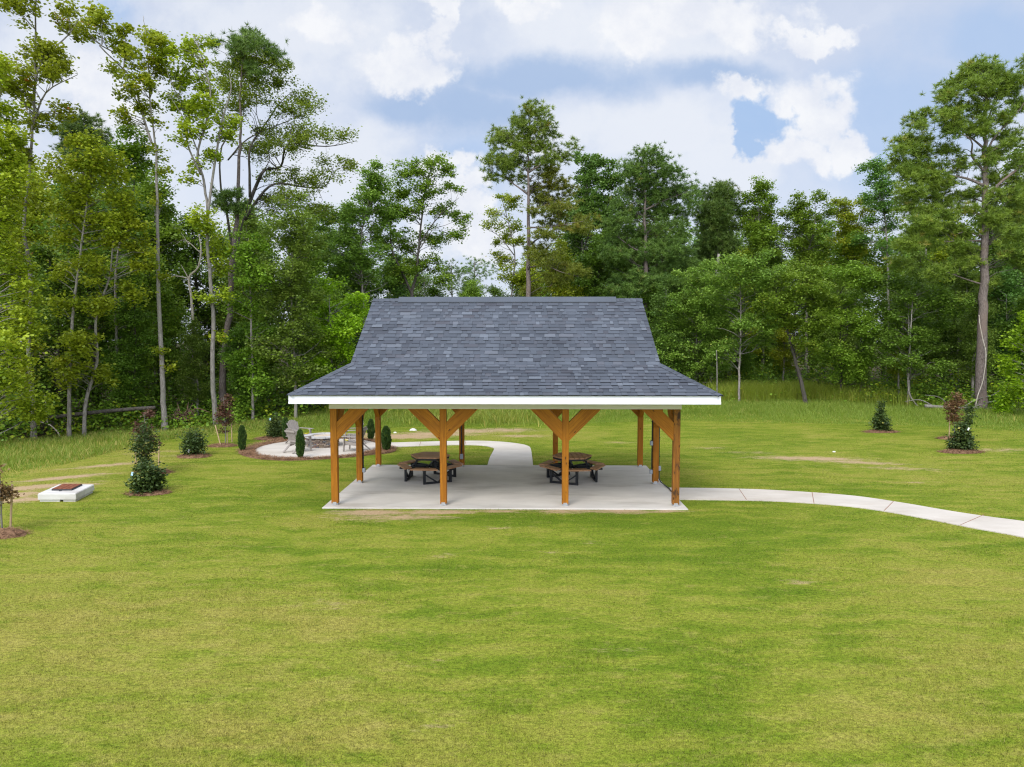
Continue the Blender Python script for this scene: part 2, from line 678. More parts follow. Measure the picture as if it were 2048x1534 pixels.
# bare strip in front of the slab, more on its left part
for q in [(745, 1025, 1.0, .24, .9), (880, 1024, .9, .2, .75), (1000, 1023, .9, .15, .6), (820, 1033, .7, .16, .7), (1130, 1023, .8, .17, .7), (1240, 1023, .9, .18, .75), (1340, 1022, .5, .14, .6),
          (760, 1036, 1.3, .30, .42), (1010, 1056, .5, .14, .3), (1180, 1085, .25, .1, .35), (880, 1034, .5, .15, .35),
          (60, 975, 1.3, .35, .85, .45), (130, 955, 1.2, .28, .8, .5), (-20, 995, 1.5, .5, .8, .4), (220, 930, 1.4, .3, .55, .5), (40, 1000, 1.2, .35, .6, .3),
          (300, 905, 1.2, .3, .35, .3), (180, 968, .4, .14, .5),
          (800, 873, 2.0, .7, .75), (870, 868, 2.0, .7, .62), (940, 862, 2.2, .8, .55), (1010, 860, 1.6, .8, .5), (1040, 872, 1.2, .4, .5), (745, 868, .9, .6, .5),
          (1620, 917, 2.0, .45, .62, -.1), (1720, 925, 1.6, .3, .55, -.2), (1800, 937, 1.6, .3, .4, -.2), (1500, 905, 1.3, .3, .3), (1240, 885, .8, .2, .4), (1830, 965, .7, .15, .35), (1420, 896, .9, .25, .35),
          (1990, 900, 1.6, .5, .35), (330, 912, .9, .3, .3), (900, 1110, .4, .1, .28), (640, 1210, .5, .07, .38), (850, 1330, .15, .05, .3), (880, 1445, .3, .05, .35), (1110, 1105, .3, .1, .25),
          (735, 945, .22, .9, .5, 0.0), (1600, 1165, .5, .06, .3), (1250, 1300, .5, .05, .25)]:
    add_wear(*q)


def wear_at(x, y):
    w = np.zeros_like(x)
    for (a, b, rx, ry, am, ro) in WEAR:
        c, s = math.cos(ro), math.sin(ro)
        u = ((x - a) * c + (y - b) * s) / rx
        v = (-(x - a) * s + (y - b) * c) / ry
        w = np.maximum(w, am * np.exp(-(u * u + v * v) * 0.9))
    return w


DRY_SHADE = []
for px, py, rx, ry, am in [(250, 1150, 4.5, 1.6, .8), (100, 1280, 3.5, 1.6, 1.0), (350, 1320, 3.2, 1.5, 1.0), (150, 1450, 2.6, 1.0, 1.1), (560, 1420, 2.0, .9, .8), (620, 1230, 2.2, 1.0, .55), (850, 1480, 1.4, .5, .4),
                           (1950, 1180, 3.0, 1.5, .8), (1800, 1300, 2.4, 1.2, .7), (1950, 1450, 2.4, 1.0, 1.0), (1650, 1480, 1.6, .6, .5), (480, 1040, 4.0, 1.0, .45), (300, 920, 3.0, 1.4, .9), (150, 945, 4.0, 1.2, 1.2), (0, 985, 5, 2, 1.2), (230, 900, 3, 1.5, 1.1),
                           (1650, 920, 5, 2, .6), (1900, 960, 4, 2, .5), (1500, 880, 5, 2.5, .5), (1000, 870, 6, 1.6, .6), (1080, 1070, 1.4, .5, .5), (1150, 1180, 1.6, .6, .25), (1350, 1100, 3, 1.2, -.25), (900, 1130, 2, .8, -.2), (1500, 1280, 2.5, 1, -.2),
                           (1150, 1045, 4.5, .7, -.6), (1500, 1030, 3.0, .8, -.4)]:  # dark green strip before the slab: roof shadow put into the grass colour
    _p = gnd(px, py)
    DRY_SHADE.append((_p[0], _p[1], rx, ry, am))


def dry_shade_at(x, y):
    w = np.zeros_like(x)
    for (a, b, rx, ry, am) in DRY_SHADE:
        w = w + am * np.exp(-(((x - a) / rx) ** 2 + ((y - b) / ry) ** 2))
    return np.clip(w, -1, 1.3)


build_lawn()

# ------------------------------------------------------------------ concrete
mb = MB()
mb.box((0, (SF + SB) / 2, -0.06), (2 * SH, SB - SF, 0.12), bev=0.012)
tag(mb.build('concrete_slab', M_SLAB), 'grey concrete slab under the pavilion', 'slab', kind='structure')


def strip(name, e1, e2, label, per=6, h=0.0, t=0.1):
    """A path between two edges given as ground points."""
    a = catmull(e1, per)
    b = catmull(e2, per)
    n = len(a)
    vs, fs = [], []
    for p, q in zip(a, b):
        zp = max(float(gz(p[0], p[1])) + 0.022, -0.012)
        zq = max(float(gz(q[0], q[1])) + 0.022, -0.012)
        vs += [(p[0], p[1], zp), (q[0], q[1], zq), (p[0], p[1], zp - t), (q[0], q[1], zq - t)]
    for i in range(n - 1):
        k, l = 4 * i, 4 * i + 4
        fs += [(k, l, l + 1, k + 1), (k, k + 2, l + 2, l), (k + 1, l + 1, l + 3, k + 3), (k + 2, k + 3, l + 3, l + 2)]
    fs += [(0, 1, 3, 2), (4 * n - 4, 4 * n - 2, 4 * n - 1, 4 * n - 3)]
    m = MB()
    m.add(vs, fs)
    o = m.build(name, M_PATH)
    tag(o, label, 'path', kind='structure')
    return o, a, b


def bendpt(px, py):
    return gnd(px, py)


top_px = [(1362, 976.5), (1450, 978), (1560, 982), (1700, 992), (1800, 1006), (1900, 1023), (1980, 1035), (2055, 1045), (2160, 1064), (2300, 1096)]
bot_px = [(1369, 1000), (1450, 1001), (1555, 1003.5), (1680, 1012), (1765, 1023), (1855, 1039), (1940, 1056), (2048, 1076), (2150, 1104), (2290, 1146)]
e1 = [gnd(*p) for p in top_px]
e2 = [gnd(*p) for p in bot_px]
for _e in (e1, e2):      # the walk goes on beyond the frame, towards the right and nearer
    _e.append(_e[-1] + np.array([2.6, -2.6, 0]))
    _e.append(_e[-1] + np.array([3.0, -2.2, 0]))
    _e.append(_e[-1] + np.array([6.0, -3.2, 0]))
    _e.append(_e[-1] + np.array([12.0, -4.0, 0]))
e1[0][0] = SH + 0.004
e2[0][0] = SH + 0.004
pr, ra, rb = strip('garden_path', e1, e2, 'pale concrete path curving away to the right edge of the lawn')
PATH_POLYS = [[tuple(p[:2]) for p in ra] + [tuple(p[:2]) for p in rb[::-1]]]
mb = MB()
for px1, py1, px2, py2 in [(1624, 986, 1628, 1008), (1787, 1004, 1768, 1023), (1968, 1031, 1920, 1052), (1478, 979, 1493, 1001)]:
    p, q = gnd(px1, py1), gnd(px2, py2)
    for k in range(4):
        u, v = p + (q - p) * (k / 4), p + (q - p) * ((k + 1) / 4)
        mb.bar((u[0], u[1], float(gz(u[0], u[1])) + 0.020), (v[0], v[1], float(gz(v[0], v[1])) + 0.018), 0.015, 0.010)
mb.build('expansion_joint', M_JOINT, pr)

inn = [(975, 930.5), (980, 915), (988, 899), (982, 895), (967, 892), (935, 890.5), (870, 891.3), (793, 894.8), (765, 897)]
outr = [(1066, 930.5), (1064, 913), (1061, 897), (1054, 892), (1040, 888.5), (1003, 884.3), (937, 882.2), (780, 886), (755, 887.5)]
e1 = [gnd(*p) for p in inn]
e2 = [gnd(*p) for p in outr]
e1[0][1] = e2[0][1] = SB + 0.004
pb, ra, rb = strip('garden_path', e1, e2, 'pale concrete walk curving from the slab to the fire pit patio')
PATH_POLYS.append([tuple(p[:2]) for p in ra] + [tuple(p[:2]) for p in rb[::-1]])
mb = MB()
for px1, py1, px2, py2 in [(842, 884, 839, 892), (930, 883, 932, 890)]:
    p, q = gnd(px1, py1), gnd(px2, py2)
    mb.bar((p[0], p[1], -0.012), (q[0], q[1], -0.012), 0.018, 0.012)
mb.build('expansion_joint', M_JOINT, pb)

n = 96
circ = [(PAT[0] + PR * math.cos(2 * math.pi * k / n), PAT[1] + PR * math.sin(2 * math.pi * k / n)) for k in range(n)]
mb = MB()
mb.prism(circ, -0.12, 0.004)
pt = tag(mb.build('patio', M_PATH), 'round pale concrete patio under the fire pit and chairs', 'patio', kind='structure')
mb = MB()
mb.box((PAT[0] + 0.3, PAT[1] - 0.9, 0.003), (0.012, 2.4, 0.006), Matrix.Rotation(R(-28), 3, 'Z'))
mb.box((PAT[0] - 0.9, PAT[1] + 0.4, 0.003), (2.4, 0.012, 0.006), Matrix.Rotation(R(-20), 3, 'Z'))
mb.build('score_line', plain('score_grey', (0.38, 0.35, 0.31), 0.9), pt)

# pine straw round the patio
STRAW_PX = [(474, 906), (480, 899), (511, 888), (549, 881.5), (600, 878), (660, 876.5), (715, 877.5), (750, 880), (768, 884), (778, 893), (793, 897), (794, 902), (778, 907), (753, 909), (712, 914), (661, 918), (605, 921), (560, 921.5), (516, 918.5), (485, 912)]
STRAW = [gnd(*p) for p in STRAW_PX]


def mound_straw(rng, pts, zs, n, tilt=0.35, L=0.16):
    """Loose needles lying about on a mulch bed."""
    a = rng.uniform(0, 2 * math.pi, n)
    l = L * rng.uniform(.5, 1.2, n)
    el = rng.uniform(0, tilt, n)
    d = np.stack([np.cos(a) * np.cos(el), np.sin(a) * np.cos(el), np.sin(el)], 1) * l[:, None]
    w = np.stack([-np.sin(a), np.cos(a), 0 * a], 1) * 0.008
    b = np.stack([pts[:, 0], pts[:, 1], zs], 1)
    V = np.concatenate([b - w, b + w, b + d], 0)
    i = np.arange(n)
    return V, np.stack([i, i + n, i + 2 * n], 1)


def straw_bed():
    rng = np.random.RandomState(3)
    ring = catmull(STRAW + [STRAW[0]], 5)[:-1]
    out = np.array([[p[0], p[1]] for p in ring])
    n = len(out)
    # inward ring on the patio's circle
    inn = []
    for p in out:
        d = p - PAT[:2]
        inn.append(PAT[:2] + d / np.linalg.norm(d) * (PR - 0.06))
    inn = np.array(inn)
    V = []
    for k in range(5):
        t = k / 4
        P = out * (1 - t) + inn * t
        h = 0.005 + 0.055 * math.sin(math.pi * min(1, t * 1.15)) + rng.uniform(-.008, .008, n) * (0 < k < 4)
        if k == 4:
            h = -0.0 * h + 0.0
        V.append(np.stack([P[:, 0], P[:, 1], gz(P[:, 0], P[:, 1]) + h + (-0.02 if k == 0 else 0)], 1))
    V = np.concatenate(V)
    Fc = []
    for k in range(4):
        for i in range(n):
            j = (i + 1) % n
            Fc.append((k * n + i, k * n + j, (k + 1) * n + j, (k + 1) * n + i))
    # needles as thin quads joined in one mesh
    m = 9000
    ii = rng.randint(0, n, m)
    t = rng.uniform(0.0, 1.0, m)
    P = out[ii] * (1 - t[:, None]) + inn[ii] * t[:, None] + rng.normal(0, .05, (m, 2))
    keep = np.hypot(P[:, 0] - PAT[0], P[:, 1] - PAT[1]) > PR - 0.05
    P = P[keep]
    V2, F2 = mound_straw(rng, P, gz(P[:, 0], P[:, 1]) + 0.055, len(P))
    F2 = np.concatenate([F2, F2[:, 2:3]], 1)
    F2 = F2[:, :3]
    Ft = np.array([[a, b, c] for a, b, c, d in Fc] + [[a, c, d] for a, b, c, d in Fc])
    V3 = np.concatenate([V, V2])
    F3 = np.concatenate([Ft, F2 + len(V)])
    tint = np.concatenate([np.zeros(len(V)), np.tile(rng.uniform(0, 1, len(P)), 3)])
    o = mesh_np('pine_straw', V3, F3, M_MULCH, attrs={'tint': tint})
    tag(o, 'brown pine straw bed ringing the round fire pit patio', 'mulch', kind='stuff')


straw_bed()


def mulch_ring(px, py, rx, ry, label, h=0.09):
    c = gnd(px, py)
    rng = np.random.RandomState(int(px * 7 + py))
    n = 26
    V = [(c[0], c[1], float(gz(c[0], c[1])) + h)]
    Fc = []
    for k in range(1, 5):
        for i in range(n):
            a = 2 * math.pi * i / n
            r = k / 4 * (1 + rng.uniform(-.08, .08))
            x, y = c[0] + rx * r * math.cos(a), c[1] + ry * r * math.sin(a)
            V.append((x, y, float(gz(x, y)) + h * (1 - (k / 4) ** 2) + rng.uniform(-.012, .012) - (0.02 if k == 4 else 0)))
    for i in range(n):
        Fc.append((0, 1 + i, 1 + (i + 1) % n))
    for k in range(3):
        for i in range(n):
            a, b = 1 + k * n + i, 1 + k * n + (i + 1) % n
            Fc += [(a, a + n, b), (b, a + n, b + n)]
    m = int(2200 * rx * ry)
    a = rng.uniform(0, 2 * math.pi, m)
    r = np.sqrt(rng.uniform(0, 1.08, m))
    P = np.stack([c[0] + rx * r * np.cos(a), c[1] + ry * r * np.sin(a)], 1)
    V2, F2 = mound_straw(rng, P, gz(P[:, 0], P[:, 1]) + h * np.clip(1 - r ** 2, 0, 1) + .005, m)
    V3 = np.concatenate([np.array(V), V2])
    o = mesh_np('mulch_ring', V3, np.concatenate([np.array(Fc), F2 + len(V)]), M_MULCH, attrs={'tint': np.concatenate([np.zeros(len(V)), np.tile(rng.uniform(0, 1, m), 3)])})
    tag(o, label, 'mulch', 'mulch rings around young plants')
    return c


# ------------------------------------------------------------------ pavilion
PH, PF, PB, PM = 4.317, 17.106, 22.326, 19.741
BZ, ZB, EZ = 2.4605, 2.660, 2.879
EH, EF = 5.162, 16.232
CY = (PF + PB) / 2
EBK = 2 * CY - EF
KH, KF, KZ = 3.951, 17.413, 3.5736
KB = 2 * CY - KF
RH, RZ = 3.85, 5.345
W = 0.165

pav = empty('picnic_pavilion', (0, CY, 0), 'open timber picnic pavilion with a dark shingle roof standing on the concrete slab', 'pavilion')


def part(mb, name, mat, parent=pav):
    o = mb.build(name, mat, parent)
    o.location = (0, -CY, 0)
    return o


# --- roof
rngS = np.random.RandomState(11)
RV, RF, RT, RA = [], [], [], []


def shingle_plane(bl, br, tl, tr, nrow, lift0=0.0):
    bl, br, tl, tr = (np.array(v, float) for v in (bl, br, tl, tr))
    nrm = np.cross(br - bl, tl - bl)
    nrm /= np.linalg.norm(nrm)
    up = ((tl + tr) - (bl + br)) / 2
    for i in range(nrow):
        t0, t1 = i / nrow - 0.02, (i + 1) / nrow + 0.02
        L0, L1 = bl + (tl - bl) * max(t0, 0 if i else -0.02), bl + (tl - bl) * min(t1, 1)
        R0, R1 = br + (tr - br) * max(t0, 0 if i else -0.02), br + (tr - br) * min(t1, 1)
        width = np.linalg.norm(R0 - L0)
        x = -rngS.uniform(0, .2)
        tooth = rngS.rand() > .5
        base = rngS.uniform(.36, .5)
        cuts = []
        while x < width:
            w = rngS.choice([.09, .13, .16, .20, .26, .34]) * rngS.uniform(.85, 1.15)
            cuts.append((max(x, 0), min(x + w, width), tooth))
            x += w
            tooth = not tooth
        for (a, b, th) in cuts:
            if b - a < 0.01:
                continue
            lift = (0.024 if th else 0.014)
            q = rngS.rand()
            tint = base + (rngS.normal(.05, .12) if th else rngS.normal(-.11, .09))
            if q > .955:
                tint = base + .38
            elif q < .035:
                tint = base - .30
            fa, fb = a / width, b / width
            # teeth taper a little towards the top
            tp = 0.010 if th else 0.0
            p0 = L0 + (R0 - L0) * fa + nrm * lift
            p1 = L0 + (R0 - L0) * fb + nrm * lift
            w1 = np.linalg.norm(R1 - L1)
            off0 = (fa * width - np.dot(L1 - L0, (br - bl) / np.linalg.norm(br - bl)) + tp) / w1
            off1 = (fb * width - np.dot(L1 - L0, (br - bl) / np.linalg.norm(br - bl)) - tp) / w1
            off0, off1 = min(max(off0, 0), 1), min(max(off1, 0), 1)
            p2 = L1 + (R1 - L1) * off1 + nrm * 0.002
            p3 = L1 + (R1 - L1) * off0 + nrm * 0.002
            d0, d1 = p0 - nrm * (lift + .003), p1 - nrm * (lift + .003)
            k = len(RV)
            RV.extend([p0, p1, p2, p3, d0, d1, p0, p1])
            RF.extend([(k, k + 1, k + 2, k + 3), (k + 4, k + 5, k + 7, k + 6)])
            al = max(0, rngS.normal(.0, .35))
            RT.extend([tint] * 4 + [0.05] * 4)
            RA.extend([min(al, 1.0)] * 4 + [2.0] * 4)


for sgn in (1, -1):   # front, back
    def Y(y):
        return y - CY if sgn == 1 else CY - y
    e, k, r = Y(EF) * 1.0, Y(KF), 0.0
    if sgn == 1:
        shingle_plane((-EH, EF - CY - .02, EZ), (EH, EF - CY - .02, EZ), (-KH, KF - CY, KZ), (KH, KF - CY, KZ), 10)
        shingle_plane((-KH, KF - CY, KZ), (KH, KF - CY, KZ), (-RH, 0, RZ), (RH, 0, RZ), 20)
    else:
        shingle_plane((EH, EBK - CY + .02, EZ), (-EH, EBK - CY + .02, EZ), (KH, KB - CY, KZ), (-KH, KB - CY, KZ), 10)
        shingle_plane((KH, KB - CY, KZ), (-KH, KB - CY, KZ), (RH, 0, RZ), (-RH, 0, RZ), 20)
shingle_plane((-EH - .02, EBK - CY, EZ), (-EH - .02, EF - CY, EZ), (-KH, KB - CY, KZ), (-KH, KF - CY, KZ), 10)
shingle_plane((EH + .02, EF - CY, EZ), (EH + .02, EBK - CY, EZ), (KH, KF - CY, KZ), (KH, KB - CY, KZ), 10)
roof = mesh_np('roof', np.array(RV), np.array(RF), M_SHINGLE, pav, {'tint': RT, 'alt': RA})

# sheathing under the shingles
mb = MB()
fy, ky, by, kby = EF, KF, EBK, KB
d = 0.012
mb.add([(-EH, fy, EZ - d), (EH, fy, EZ - d), (KH, ky, KZ - d), (-KH, ky, KZ - d), (RH, CY, RZ - d), (-RH, CY, RZ - d),
        (-EH, by, EZ - d), (EH, by, EZ - d), (KH, kby, KZ - d), (-KH, kby, KZ - d)],
       [(0, 1, 2, 3), (3, 2, 4, 5), (7, 6, 9, 8), (8, 9, 5, 4), (6, 0, 3, 9), (1, 7, 8, 2)])
part(mb, 'roof_deck', M_IRON)

# gable walls and rake boards
for s in (-1, 1):
    mb = MB()
    x = s * (KH - 0.20)
    mb.add([(x, ky + .1, KZ - .05), (x, kby - .1, KZ - .05), (x, CY, RZ - .16)], [(0, 1, 2) if s < 0 else (0, 2, 1)])
    part(mb, 'gable_wall', M_WHITE)
    for a, b in (((s * KH, ky, KZ - .07), (s * RH, CY, RZ - .11)), ((s * KH, kby, KZ - .07), (s * RH, CY, RZ - .11))):
        mb = MB()
        mb.bar((a[0] - s * .035, a[1], a[2]), (b[0] - s * .035, b[1], b[2]), .025, .09)
        part(mb, 'rake_board', M_WHITE)

# hip and ridge caps
def caps(a, b, nl, nr, n, half=0.13, name='hip_cap'):
    a, b = np.array(a, float), np.array(b, float)
    CV, CF, CT = [], [], []
    ax = (b - a) / np.linalg.norm(b - a)
    L = np.linalg.norm(b - a)
    nl, nr = np.array(nl, float), np.array(nr, float)
    nl /= np.linalg.norm(nl)
    nr /= np.linalg.norm(nr)
    dl, dr = np.cross(nl, ax), np.cross(ax, nr)
    for v, w in ((dl, -1), (dr, 1)):
        v /= np.linalg.norm(v)
    up = (nl + nr) / np.linalg.norm(nl + nr)
    for i in range(n):
        p0, p1 = a + ax * (L * i / n), a + ax * (L * (i + 1) / n + .02)
        t = rngS.uniform(.3, .55)
        k = len(CV)
        l0, l1 = .030, .018
        CV.extend([p0 + up * l0, p1 + up * l1, p0 + dl * half + nl * l0, p1 + dl * half + nl * l1, p0 + dr * half + nr * l0, p1 + dr * half + nr * l1,
                   p0 + up * 0, p0 + dl * half, p0 + dr * half])
        CF.extend([(k, k + 1, k + 3, k + 2), (k, k + 4, k + 5, k + 1), (k + 6, k, k + 2, k + 7), (k + 6, k + 8, k + 4, k)])
        CT.extend([t] * 6 + [.05] * 3)
    mesh_np(name, np.array(CV), np.array(CF), M_SHINGLE, roof, {'tint': CT, 'alt': [0.2] * len(CT)})


nf = (0, -(KZ - EZ), KF - EF)
nb = (0, (KZ - EZ), KF - EF)
ns_ = lambda s: (s * (KZ - EZ), 0, EH - KH)
caps((-EH, EF - CY, EZ), (-KH, KF - CY, KZ), ns_(-1), nf, 12)
caps((EH, EF - CY, EZ), (KH, KF - CY, KZ), nf, ns_(1), 12)
caps((-EH, EBK - CY, EZ), (-KH, KB - CY, KZ), nb, ns_(-1), 12)
caps((EH, EBK - CY, EZ), (KH, KB - CY, KZ), ns_(1), nb, 12)
uf = (0, -(RZ - KZ), CY - KF)
ub = (0, (RZ - KZ), CY - KF)
caps((-RH, 0, RZ), (RH, 0, RZ), ub, uf, 48, name='ridge_cap')
# ridge vent: a raised cap with a dark slot below it
mb = MB()
x0, x1 = -3.11, 3.12
sl = (RZ - KZ) / (CY - KF)
vs = []
for x in (x0, x1):
    for (yy, zz) in ((-.17, -.17 * sl + .034), (0, .052), (.17, -.17 * sl + .034), (.17, -.17 * sl + .052), (0, .070), (-.17, -.17 * sl + .052)):
        vs.append((x, CY + yy, RZ + zz))
fs = [(i, i + 6, (i + 1) % 6 + 6, (i + 1) % 6) for i in range(6)] + [(5, 4, 1, 0), (4, 3, 2, 1), (6, 7, 10, 11), (7, 8, 9, 10)]
mb.add(vs, fs)
v = mb.build('ridge_vent', M_SHINGLE, roof)
v.location = (0, -CY, 0)
a_ = v.data.attributes.new('tint', 'FLOAT', 'POINT')
a_.data.foreach_set('value', np.full(12, .5, np.float32))
mb = MB()
for s in (-1, 1):
    mb.box((.005, CY + s * .158, RZ - .158 * sl + .018), (6.18, .016, .034))
v = mb.build('vent_slot', M_CONDUIT, roof)
v.location = (0, -CY, 0)

# fascia
mb = MB()
t = .03
for y, s in ((EF, -1), (EBK, 1)):
    mb.box((0, y + s * (-t / 2), (EZ + ZB) / 2 - .006), (2 * EH, t, EZ - ZB - .012))
    mb.box((0, y + s * .003, ZB + .025), (2 * EH + .006, .012, .05))
for s in (-1, 1):
    mb.box((s * (EH - t / 2), CY, (EZ + ZB) / 2 - .006), (t, EBK - EF - 2 * t - .002, EZ - ZB - .012))
    mb.box((s * (EH + .003), CY, ZB + .025), (.012, EBK - EF - .02, .05))
part(mb, 'fascia', M_WHITE)
mb = MB()
mb.box((0, CY, ZB + .010), (2 * EH - .064, EBK - EF - .064, .016))
part(mb, 'soffit', M_WHITE)
# wrapped beams on the posts
for y in (PF, PB):
    mb = MB()
    mb.box((0, y, (BZ + ZB) / 2), (2 * PH + .20, .20, ZB - BZ), bev=.004)
    part(mb, 'beam', M_CREAM)
for s in (-1, 1):
    mb = MB()
    mb.box((s * PH, CY, (BZ + ZB) / 2 + .001), (.20, PB - PF - .204, ZB - BZ - .004), bev=.004)
    part(mb, 'beam', M_CREAM)

# posts, each with its steel foot
X2, X3 = -1.551, 1.532
posts = [(-PH, PF), (X2, PF), (X3, PF), (PH, PF), (-PH, PB), (X2, PB), (X3, PB), (PH, PB), (-PH, PM), (PH, PM)]
post_obj = {}
for i, (x, y) in enumerate(posts):
    m = MB()
    m.box((0, 0, (BZ - .045) / 2), (W, W, BZ - .045), bev=.008)
    weathered = (i == 3)
    o = m.build('post', M_WOOD_OLD if weathered else M_WOOD, pav, (x, y - CY, .045))
    if weathered:
        o['label'] = 'weathered corner post with black stains'
    f = MB()
    f.box((0, 0, -.0235), (W - .02, W - .02, .043))
    f.box((0, -W / 2 - .003, .0), (W - .07, .005, .075))
    f.box((0, W / 2 + .003, .0), (W - .07, .005, .075))
    f.build('post_base', M_GALV, o)
    post_obj[i] = o


def brace(x, y, dx, dy):
    """Knee brace from a post up to the beam, along the given direction."""
    w, th = .33, .14
    d = Vector((dx, dy, 0))
    z0, z1 = 1.655, 2.125
    a = W / 2 + .001
    top = BZ - .002
    run0, run1 = top - z0, top - z1
    side = Vector((-dy, dx, 0)) * th / 2
    pr_ = [(a, z0), (a, z1), (a + run1, top), (a + run0, top)]
    # local frame: z along the brace so that the grain follows it
    zax = (d + Vector((0, 0, 1))).normalized()
    yax = Vector((-dy, dx, 0))
    xax = yax.cross(zax)
    rot = Matrix((xax, yax, zax)).transposed()
    org = Vector((x, y - CY, 0)) + d * (a + .3) + Vector((0, 0, 2.1))
    inv = rot.transposed()
    vs = []
    for s in (-1, 1):
        for (r_, z) in pr_:
            p = Vector((x, y - CY, 0)) + d * r_ + side * s + Vector((0, 0, z))
            vs.append(inv @ (p - org))
    m = MB()
    m.add(vs, [(0, 1, 2, 3), (7, 6, 5, 4), (0, 4, 5, 1), (1, 5, 6, 2), (2, 6, 7, 3), (3, 7, 4, 0)])
    o = m.build('brace', M_WOOD, pav)
    o.matrix_local = Matrix.Translation(org) @ rot.to_4x4()


for (x, y) in posts[:8]:
    if x > -PH:
        brace(x, y, -1, 0)
    if x < PH:
        brace(x, y, 1, 0)
for s in (-1, 1):
    brace(s * PH, PF, 0, 1)
    brace(s * PH, PB, 0, -1)
    brace(s * PH, PM, 0, 1)
    brace(s * PH, PM, 0, -1)


def ebox(i, dx, dy, z, w=.115, h=.13):
    x, y = posts[i]
    d = Vector((dx, dy, 0))
    c = Vector((x, y - CY, z)) + d * (W / 2 + .04)
    m = MB()
    m.box(c, (w if dx == 0 else .075, .075 if dx == 0 else w, h), bev=.008)
    cc = c + Vector((0, -(.04 if dx == 0 else w / 2) - .004, 0))
    m.box(cc, (.07, .008, .09), bev=.003)
    m.build('outlet_box', M_EBOX, pav)


def conduit(i, dx, dy, z0, z1, off=0.0):
    x, y = posts[i]
    m = MB()
    c = Vector((x + dx * (W / 2 + .02) + off * abs(dy), y - CY + dy * (W / 2 + .02) + off * abs(dx), 0))
    m.tube([c + Vector((0, 0, z0)), c + Vector((0, 0, z1))], .017, 8)
    for z in np.arange(z0 + .3, z1, .55):
        m.box(c + Vector((0, 0, z)), (.05, .05, .02))
    m.build('conduit', M_CONDUIT, pav)


ebox(8, 1, 0, .37)
conduit(8, 1, 0, .43, 2.45)
ebox(9, -1, 0, 1.19)
ebox(9, -1, 0, .35)
conduit(9, -1, 0, .42, 2.45)
ebox(9, 1, 0, .45, .09, .14)
conduit(9, 1, 0, .51, 2.45)
ebox(5, 0, -1, .35, .10, .17)
conduit(5, 0, -1, .43, 2.45)
m = MB()
p0 = Vector((PH + W / 2 + .03, PM - CY - .02, .40))
m.tube([p0, p0 + Vector((0, 0, -.25)), p0 + Vector((.03, -.05, -.33)), p0 + Vector((.10, -.3, -.375)), p0 + Vector((.14, -.7, -.38)), p0 + Vector((.125, -1.1, -.385))], .016, 8)
m.build('conduit', M_CONDUIT, pav)


